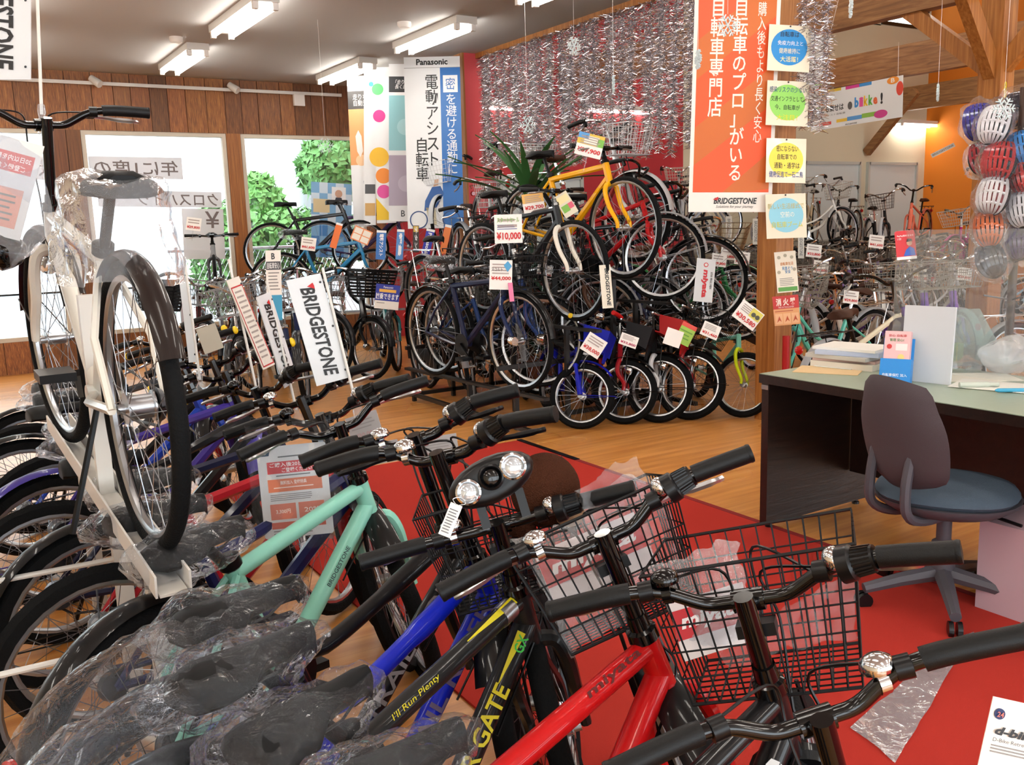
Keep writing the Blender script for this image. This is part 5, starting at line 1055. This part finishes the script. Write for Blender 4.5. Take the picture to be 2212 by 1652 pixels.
# ================================================================ desk corner
M_DW = wood('dark_desk_wood', '#150c09', '#1f120d', '#2a1812', .35, (1, 8, 8)); M_DTOP = mat('desk_top', '#93a08c', .3, bump=.04, bscale=30)
dk = thing('desk', 'dark brown wooden desk with pale green top', 'desk', (3.1, 2.88, 0)); DZ = .735
MB().box((.375, -1.0, DZ - .022), (.75, 2.0, .04)).build('desktop_core', M_DW, dk, False); MB().box((.375, -1.0, DZ - .001), (.745, 1.995, .003)).build('desktop', M_DTOP, dk, False)
MB().box((.375, -.02, .36), (.71, .04, .67)).build('side_panel', M_DW, dk, False); MB().box((.375, -1.96, .36), (.71, .04, .67)).build('side_panel', M_DW, dk, False); MB().box((.6, -1, .44), (.025, 1.9, .5)).build('modesty_panel', M_DW, dk, False)
MB().box((.02, -.02, .672), (.008, .04, .02)).build('corner_cap', M_ALU, dk, False); 
for x in (.06, .68): MB().lathe((x, -.02, 0), (0, 0, 1), [(0, .018), (.012, .018), (.014, .012), (.03, .012)], 12).build('levelling_foot', M_STEEL, dk)
def office_chair(label, loc, rz, cb, cs):
    t = thing('office_chair', label, 'chair', loc, (0, 0, rz), 'office chairs'); Mg = mat('chair_grey', '#47444a', .55); Mc = mat('chair_seat', '#3c4a58', .85, bump=.3, bscale=500); Mb = mat('chair_back', '#453b3f', .75, bump=.25, bscale=500)
    se = MB().ell((0, 0, .44), (.24, .235, .045), 28, 10, fn=lambda p: V((p.x * (1 - .25 * abs(p.y / .235) ** 4), p.y * (1 - .25 * abs(p.x / .24) ** 4), p.z))); se.map(lambda p: V((p.x * 1.08, p.y * 1.08, p.z))).build('seat', Mc, t)
    MB().lathe((0, 0, .38), (0, 0, 1), [(0, .1), (.0, .2), (.03, .245), (.045, .25)], 24).build('seat_shell', Mg, t)
    bk = MB()
    def prof(v):
        return .5 * (.37 + .06 * math.sin(min(1, v * 1.25) * PI * .9)) * (1 - .18 * max(0, (v - .55) / .45) ** 1.5)
    n, mz = 16, 14; z0, z1 = .50, .855
    for side in (0, 1):
        def fn(u, v):
            hw = prof(v); 
            if v < .12: hw *= (.72 + .28 * math.sin(v / .12 * PI / 2))
            if v > .9: hw *= (1 - .12 * ((v - .9) / .1) ** 2)
            y = (u * 2 - 1) * hw; zz = z0 + (z1 - z0) * v - (.04 * (1 - v) * 0) + .025 * (1 - (u * 2 - 1) ** 2) * (1 if v > .5 else -1) * abs(v - .5) * 2
            e = (1 - abs(u * 2 - 1) ** 4) * (1 - abs(v * 2 - 1) ** 6); x = -.22 - .07 * v + .05 * (u * 2 - 1) ** 2 + (.028 * e if side else -.028 * e); return V((x, y, zz))
        bk.grid(fn if not side else (lambda u, v: fn(1 - u, v)), n, mz)
    bk.build('backrest', Mb, t)
    for s in (-1, 1): MB().tube(cat_rom([V((-.24, s * .09, .62)), V((-.26, s * .09, .5)), V((-.25, s * .09, .40)), V((-.16, s * .07, .36)), V((0, s * .05, .37))], 5), [.018] * 21, 8).build('back_bar', Mg, t)
    MB().lathe((0, 0, .1), (0, 0, 1), [(0, .03), (.0, .045), (.14, .04), (.15, .026), (.29, .026), (.29, .01)], 16).build('gas_column', Mg, t)
    for i in range(5):
        a = 2 * PI * i / 5 + .35; e = V((math.cos(a), math.sin(a), 0)); lg = MB().tube([e * .03 + V((0, 0, .12)), e * .16 + V((0, 0, .10)), e * .29 + V((0, 0, .072))], [.032, .026, .02], 8).build('base_leg', Mg, t)
        cs_ = MB()
        for w_ in (-1, 1): cs_.lathe(e * .29 + V((-e.y, e.x, 0)) * (.014 * w_) + V((0, 0, .028)), V((-e.y, e.x, 0)), [(-.008, .01), (-.008, .028), (.008, .028), (.008, .01)], 14)
        cs_.build('caster', M_BLK, lg)
    MB().tube([V((.05, -.1, .38)), V((.08, -.26, .37))], .006, 6).build('height_lever', M_BLK, t)
office_chair('grey office chair with blue-grey seat tucked at the dark desk', (3.02, 1.90, 0), math.radians(-14), None, None)
office_chair('grey office chair behind the desk, only its back showing', (4.25, 2.98, 0), math.radians(190), None, None)
bx = MB().box((0, 0, .17), (.34, .3, .34)); o = bx.build('cardboard_box', mat('pink_box', '#b79aa2', .7), None, False, label='pale pink cardboard box on the floor beside the chair', cat='box'); q = atZ(2205, 1330, 0); o.location = (q.x + .1, q.y - .02, 0)

# things on the desk
def dtop(px, py, dz=0): p = atZ(px, py, DZ + .001 + dz); return V((p.x, p.y, DZ + .001 + dz))
c = dtop(1840, 790); z = c.z; G_B = 'papers stacked on the desk'
for i, (dx, dy, w, l, t, rz, col, lab, nm) in enumerate(((0, 0, .22, .30, .028, .1, '#d4cdbf', 'thick catalogue at the bottom of the desk stack', 'catalogue'), (.01, .01, .21, .29, .012, .2, '#c8a8a0', 'pink-edged catalogue second in the desk stack', 'catalogue'), (-.01, .02, .22, .3, .018, .05, '#b9b6ae', 'grey catalogue third in the desk stack', 'catalogue'), (.0, -.01, .21, .29, .02, .22, '#b4c0d8', 'pale blue folder near the top of the desk stack', 'folder'), (.01, .0, .22, .3, .012, .12, '#e6e4de', 'white paper sheaf on top of the desk stack', 'paper_sheaf'))):
    o = MB().box((0, 0, t / 2), (w, l, t)).build(nm, ink(col), None, False, label=lab, cat='paper', group=G_B); o.location = (c.x + dx, c.y + dy, z); o.rotation_euler = (0, 0, rz + .1); z += t + .0008
for q, w, l, rz, col, lab, dz in (((1790, 800), .2, .28, .5, '#d8b888', 'orange-printed leaflet lying at the desk corner', 0), ((1812, 792), .13, .18, .2, '#e8e8e4', 'small white pad on the leaflet', .003), ((2110, 815), .21, .3, .9, '#e4e0d2', 'cream paper sheet under the crumpled plastic', 0), ((2150, 835), .21, .3, .3, '#e8e6de', 'white paper sheet at the desk edge', .002)):
    p = dtop(*q); o = MB().box((0, 0, .001), (w, l, .002)).build('paper', ink(col), None, False, label=lab, cat='paper', group=G_B); o.location = p + V((0, 0, dz)); o.rotation_euler = (0, 0, rz)
# brochure holder
p = dtop(1930, 832); bh = thing('brochure_holder', 'blue countertop holder with pink brochures', 'brochure holder', p, (0, 0, math.radians(-64)), None)
tilt = Matrix.Rotation(math.radians(-14), 4, 'X')
MB().box((0, .03, .055), (.12, .05, .11)).map(lambda q: tilt @ q).build('box', mat('holder_blue', '#1f84d0', .35), bh, False); MB().box((0, .058, .1), (.12, .006, .2)).map(lambda q: tilt @ q).build('back_flap', mat('holder_blue', '#1f84d0', .35), bh, False)
for i in range(6):
    o = MB().box((0, .012 + i * .007, .125), (.1, .005, .2)).map(lambda q: tilt @ q).build('brochure', mat('brochure_pink', '#e2b4b4', .4), bh, False)
def flat_on(parent, mw, w, h):
    o = MB().box((0, 0, -.0003), (w, h, .0006)).build('front_panel', mat('holder_blue', '#1f84d0', .35), parent, False); o.matrix_basis = mw; dims[o.name] = (w, h); return o
fp = flat_on(bh, tilt @ Matrix.Translation((0, .004, .04)) @ Matrix.Rotation(PI / 2, 4, 'X'), .118, .075); text(fp, '自転車保険 加入', .1, .45, .9, .62, '#e4eef6', bold=.01); text(fp, '受付中', .3, .15, .7, .32, '#e4eef6', bold=.01)
fp = flat_on(bh, tilt @ Matrix.Translation((0, .0085, .145)) @ Matrix.Rotation(PI / 2, 4, 'X'), .099, .155); fp.data.materials[0] = mat('brochure_pink', '#e2b4b4', .4); text(fp, '安心 自転車', .15, .86, .85, .93, '#c04a4a'); text(fp, '管理 安心!', .2, .74, .75, .82, '#5a8a5a'); disc(fp, .2, .6, .1, '#c83a3a', 2); rect(fp, .45, .5, .9, .68, '#f0dcd8', 2); disc(fp, .68, .32, .13, '#e8c878', 3, 'printed_figure'); poly(fp, [(.58, .1), (.78, .1), (.74, .24), (.62, .24)], '#e0d040', 3, 'printed_figure')
for cx_ in (.2, .85): disc(fp, cx_, .08, .11, '#c06a6a', 2, 'printed_wheel'); disc(fp, cx_, .08, .09, '#e2b4b4', 4, 'printed_wheel')
# white upright binder and acrylic foot
p = dtop(1990, 826); bd = thing('acrylic_screen', 'clear acrylic counter screen with frosted white foot panel on the desk', 'screen', (0, 0, 0))
BLp = dtop(1942, 820); BRp = dtop(2050, 832); TLp = BLp + V((.02, 0, .315)); TRp = BRp + V((.02, 0, .315)); mw, w, h = frame_from(TLp, TRp, BLp)
o = MB().box((0, 0, -.006), (w, h, .012)).build('frosted_panel', mat('frosted_white', '#c9ccd0', .35), bd, False); o.matrix_basis = mw
M_ACR = film('clear_acrylic', .07, .05, (.95, .97, .97), 0.0, 1, .03)
a0 = dtop(1925, 795); a1 = V((a0.x + .12, a0.y - 1.35, a0.z)); hh = .62
o = MB().bar(a0 + V((0, 0, hh / 2)), a1 + V((0, 0, hh / 2)), .005, hh).build('clear_sheet', M_ACR, bd, False)
MB().add([dtop(1892, 802), dtop(1942, 806), dtop(1942, 806) + V((0, 0, .22)), dtop(1930, 804) + V((0, 0, .24))], [(0, 1, 2, 3)]).build('clear_foot', M_ACR, bd, False)
mb = MB().prism([(-.14, 0), (.14, 0), (.0, .26), (-.14, .26)], .004); o = mb.build('clear_foot', film('green_acrylic', .25, .06, (.72, .92, .86), 0, 1, .05), bd, False); q = dtop(2110, 790); m4 = Matrix((V((.75, -.66, 0)), V((0, 0, 1)), V((-.66, -.75, 0)))).transposed().to_4x4(); m4.translation = q; o.matrix_basis = m4
s = sign('payment_card', 'red card with a figure in blue stuck to the clear screen', 'card', (1932, 500), (1975, 496), (1928, 563), 4.03, ink('#c8262e'), .002, round_=.01); rect(s, 0, 0, 1, .1, '#e8e0dc', 2); text(s, 'PayPay始めるなら', .1, .78, .92, .86, '#f0d8d4', bold=.02); text(s, 'いま!', .1, .68, .3, .76, '#f0d8d4'); poly(s, [(.35, .12), (.95, .12), (.9, .36), (.7, .44), (.5, .34)], '#2a5ab8', 2, 'printed_figure'); disc(s, .68, .56, .14, '#c89478', 3, 'printed_figure'); poly(s, [(.53, .6), (.84, .62), (.8, .7), (.6, .71)], '#2a2220', 5, 'printed_figure')
# bagged goods, crumpled plastic, tube
q = dtop(2185, 800); mb = MB().ell((0, 0, .07), (.16, .12, .075), 26, 14); crumple(mb, .03, 10, 2); crumple(mb, .01, 35, 3); mb.build('bagged_goods', film('bag_grey', .4, .12, bump=.5), None, label='large clear bag of goods at the far desk edge', cat='bag').location = q
q = dtop(2085, 800); mb = MB().ell((0, 0, .02), (.08, .06, .03), 22, 12); crumple(mb, .04, 16, 7); mb.build('crumpled_plastic', M_FILMW, None, label='ball of crumpled clear plastic on the desk papers', cat='plastic').location = q
q = dtop(2100, 838); MB().lathe((0, 0, .013), (.8, -.6, 0), [(-.05, .004), (-.05, .012), (.06, .012), (.062, .009), (.1, .009), (.1, .003)], 14).build('marker_tube', mat('pale_tube', '#b9bfb2', .3), None, label='pale capped tube lying on the desk', cat='tube').location = q
q = dtop(2190, 848); MB().lathe((0, 0, .01), (.8, -.6, 0), [(-.07, .003), (-.06, .008), (.07, .008), (.075, .005)], 12).build('marker_pen', mat('pen_blue', '#3f9cc0', .3), None, label='light blue marker pen at the desk edge', cat='pen').location = q
q = dtop(1900, 770); mb = MB().add([V((-.14, -.1, 0)), V((.14, -.1, 0)), V((.14, .1, 0)), V((-.14, .1, 0)), V((0, -.1, .07)), V((0, .1, .07))], [(0, 1, 4), (1, 2, 5, 4), (2, 3, 5), (3, 0, 4, 5), (3, 2, 1, 0)]); o = mb.build('desk_calendar', M_BLK, None, False, label='black folded desk calendar behind the acrylic foot', cat='calendar'); o.location = V((q.x + .02, min(q.y, 2.75), DZ + .001))
MB().box((0, 0, .05), (.05, .03, .1)).build('small_carton', ink('#d8c020'), None, False, label='small yellow and pink carton behind the frosted panel', cat='carton').location = dtop(2066, 788)

# ================================================================ helmets
G_HM = 'helmets hanging on the display pole'
def helmet(label, q, D, cols, s=1.0, bagged=True, rz=0):
    zz_ = -ray(*q).normalized(); tl_ = random.uniform(-.35, .35); xx_ = (CU * math.cos(tl_) + CR * math.sin(tl_)); zz_ = (zz_ + CU * .35 + CR * random.uniform(-.35, .1)).normalized(); xx_ = (xx_ - zz_ * xx_.dot(zz_)).normalized(); yy_ = zz_.cross(xx_)
    m_ = Matrix((xx_, yy_, zz_)).transposed().to_4x4() @ Matrix.Scale(s * .8, 4); m_.translation = atD(*q, D) - zz_ * .03
    t = thing('bicycle_helmet', label, 'helmet', mw=m_, group=G_HM)
    mb = MB()
    for k in range(7):
        a = (k - 3) / 3.0; w_ = .0125
        def fn(u, v, a=a, w_=w_):
            th = PI * (.06 + .88 * v); y = a * .085 * math.sin(th) ** .6 + (u - .5) * (w_ * 1.25) * (math.sin(th) ** .5 + .3); x = -.13 * math.cos(th); zz = .125 * math.sin(th) ** .7 * math.sqrt(max(.02, 1 - (a * .82) ** 2)); return V((x, y, zz))
        mb.grid(fn, 2, 12)
    for xx in (-.07, 0, .07):
        mb.tube([V((xx, math.sin(b) * .085 * math.sqrt(1 - (xx / .14) ** 2), .118 * math.cos(b) * math.sqrt(1 - (xx / .14) ** 2))) for b in [(-1.2 + 2.4 * i / 8) for i in range(9)]], .010, 6)
    mb.build('shell', mat('helmet_paint', None, .18, 0, .8, oc=True), t, color=lin(cols[0]))
    MB().ell((0, 0, .0), (.118, .082, .098), 20, 10).map(lambda p: V((p.x, p.y, max(p.z, -.01)))).build('liner', M_BLK if len(cols) < 2 else ink(cols[1]), t)
    MB().tube([V((.1 * math.cos(2 * PI * i / 24) * 1.25, .085 * math.sin(2 * PI * i / 24) * 1.05, .0)) for i in range(24)], .009, 6, closed=True).build('rim_band', M_BLK, t)
    for sy in (-1, 1): MB().tube([V((.03, sy * .08, 0)), V((.0, sy * .05, -.08)), V((0, 0, -.11))], .004, 5).build('strap', M_BLK, t)
    if bagged:
        b_ = MB().ell((0, 0, .02), (.17, .125, .15), 24, 14); crumple(b_, .035, 9, q[1] * .1); crumple(b_, .012, 33, 1); b_.build('clear_bag', M_FILM, t)
HD = 4.75
for q, D, cols, l, s in (((2148, 268), HD, ('#e4dede',), 'white speckled helmet in a clear bag, topmost on the pole', 1), ((2113, 262), HD + .25, ('#2c2a90',), 'deep blue patterned helmet behind the white speckled one', 1), ((2158, 348), HD, ('#b01c20',), 'glossy red helmet in a clear bag', 1.06), ((2122, 340), HD + .25, ('#a82830',), 'dull red helmet half hidden behind the glossy red one', .9), ((2145, 420), HD, ('#d8d0cc', '#8a2a2a'), 'white and red striped helmet in a clear bag', 1), ((2135, 492), HD + .05, ('#c8602a',), 'orange helmet at the clear screen top edge', .95), ((2140, 560), HD + .1, ('#2a2c38',), 'dark helmet low on the pole seen through the screen', .95), ((2208, 320), HD, ('#2a86d0',), 'sky blue helmet at the picture edge', .95), ((2212, 380), HD, ('#b83030',), 'red helmet cut by the picture edge', .95), ((2208, 450), HD, ('#d8d4d4',), 'white helmet cut by the picture edge', .95), ((2200, 235), HD + .1, ('#2a2030',), 'black and pink helmet at the top of the picture edge', .95), ((2205, 520), HD + .1, ('#5a4a70',), 'purple helmet behind the screen at the picture edge', .95)):
    helmet(l, q, D, cols, s)
hp = atD(2190, 560, HD + .15); hs = thing('helmet_stand', 'dark brown pole stand carrying the helmets', 'stand', (hp.x, hp.y, 0))
MB().tube([(0, 0, 0), (0, 0, 2.05)], .022, 10).build('pole', mat('dark_brown', '#3a2418', .5), hs); MB().lathe((0, 0, 0), (0, 0, 1), [(0, .2), (.02, .2), (.03, .05), (.06, .03)], 20).build('base', M_BLK, hs)
for z in (.95, 1.15, 1.35, 1.55, 1.75, 1.95):
    for a in (.6, 2.7, 4.0): MB().tube([(0, 0, z), (math.cos(a) * .16, math.sin(a) * .16, z + .03)], .005, 5).build('hook', M_STEEL, hs)
c = atD(2030, 168, 4.7)
# yellow chain
ch = thing('yellow_chain', 'short yellow plastic chain hanging above the helmets', 'chain', atD(2171, 200, 7.4))
for i in range(4):
    o = MB().ring((0, 0, 0), .016, [(.004 * math.cos(a), .004 * math.sin(a)) for a in [2 * PI * k / 6 for k in range(6)]], 14).build('link', ink('#d8c828'), ch); o.location = (0, 0, .06 - i * .036); o.scale = (.7, 1, 1.35); o.rotation_euler = (0, 0, i % 2 * PI / 2)

# ================================================================ plant and snowflakes
c = atD(1145, 400, 7.7); pl = thing('potted_plant', 'spiky green yucca plant behind the bicycles', 'plant', (c.x, c.y, 0)); M_YUC = mat('yucca_leaf', '#3a6a38', .4)
for i in range(24):
    a = i * 2.4; el = random.uniform(.25, 1.35); L_ = random.uniform(.5, .8); z0 = c.z - .12 + random.uniform(-.1, .1); d = V((math.cos(a), math.sin(a), 0)); sd = V((-math.sin(a), math.cos(a), 0)); mb = MB()
    def fn(u, v, d=d, sd=sd, el=el, L_=L_, z0=z0):
        e = el - .5 * v; p = d * (L_ * v * math.cos(e)) + V((0, 0, L_ * v * math.sin(el - .25 * v))); w_ = .035 * math.sin(PI * min(.97, .15 + v * .85)) ** .8; return p + sd * ((u - .5) * 2 * w_) + V((0, 0, z0 + abs(u - .5) * .02))
    mb.grid(fn, 2, 8).build('leaf', M_YUC, pl)
MB().tube([(0, 0, .3), (.02, .01, c.z - .1)], .04, 8).build('stem', mat('bark', '#5a4330', .9), pl); MB().lathe((0, 0, 0), (0, 0, 1), [(0, .12), (.0, .15), (.3, .18), (.32, .17), (.29, .15)], 20).build('pot', mat('pot', '#8a4a30', .6), pl)
M_FLK = mat('snowflake_plastic', '#d5e6e8', .25, trans=.25)
def snowflake(q, D, label, rz, r=.06, ztop=ZC):
    c = atD(*q, D); t = thing('snowflake', label, 'ornament', c, (0, 0, rz), 'hanging snowflake ornaments'); mb = MB()
    for k in range(6):
        a = PI / 3 * k; e = V((math.cos(a), 0, math.sin(a))); f = V((-math.sin(a), 0, math.cos(a))); mb.bar(V((0, 0, 0)), e * r, .004, .011, (0, 1, 0))
        for t_, l in ((.45, .022), (.72, .018)):
            for s_ in (-1, 1): mb.bar(e * r * t_, e * r * (t_ + .2) + f * (s_ * l), .004, .009, (0, 1, 0))
    mb.build('flake', M_FLK, t, False); MB().tube([(0, 0, r), (0, 0, max(r + .05, ztop - c.z))], .0008, 4).build('thread', M_CARD, t)
snowflake((1240, 100), 5.9, 'white snowflake ornament at the centre of the tinsel', .2, .06); snowflake((1325, 182), 6.2, 'white snowflake turned edge-on low against the tinsel', 1.0, .06); snowflake((1140, 270), 7.0, 'white snowflake above the yucca leaves', -.1, .07); snowflake((703, 314), 7.8, 'white snowflake before the street tree window', -.4, .07); snowflake((1572, 55), 5.2, 'white snowflake in front of the orange banner', -.3, .062); snowflake((1508, 128), 5.6, 'white snowflake edge-on at the orange banner border', 1.15, .06); snowflake((1838, 14), 4.6, 'white snowflake edge-on at the top of the picture', .8, .055, 4.2); snowflake((2026, 200), 5.4, 'white snowflake before the far beams', .5, .05, 4.2); snowflake((2168, 235), 4.5, 'pale blue snowflake over the white speckled helmet', -.6, .055, 4.2)
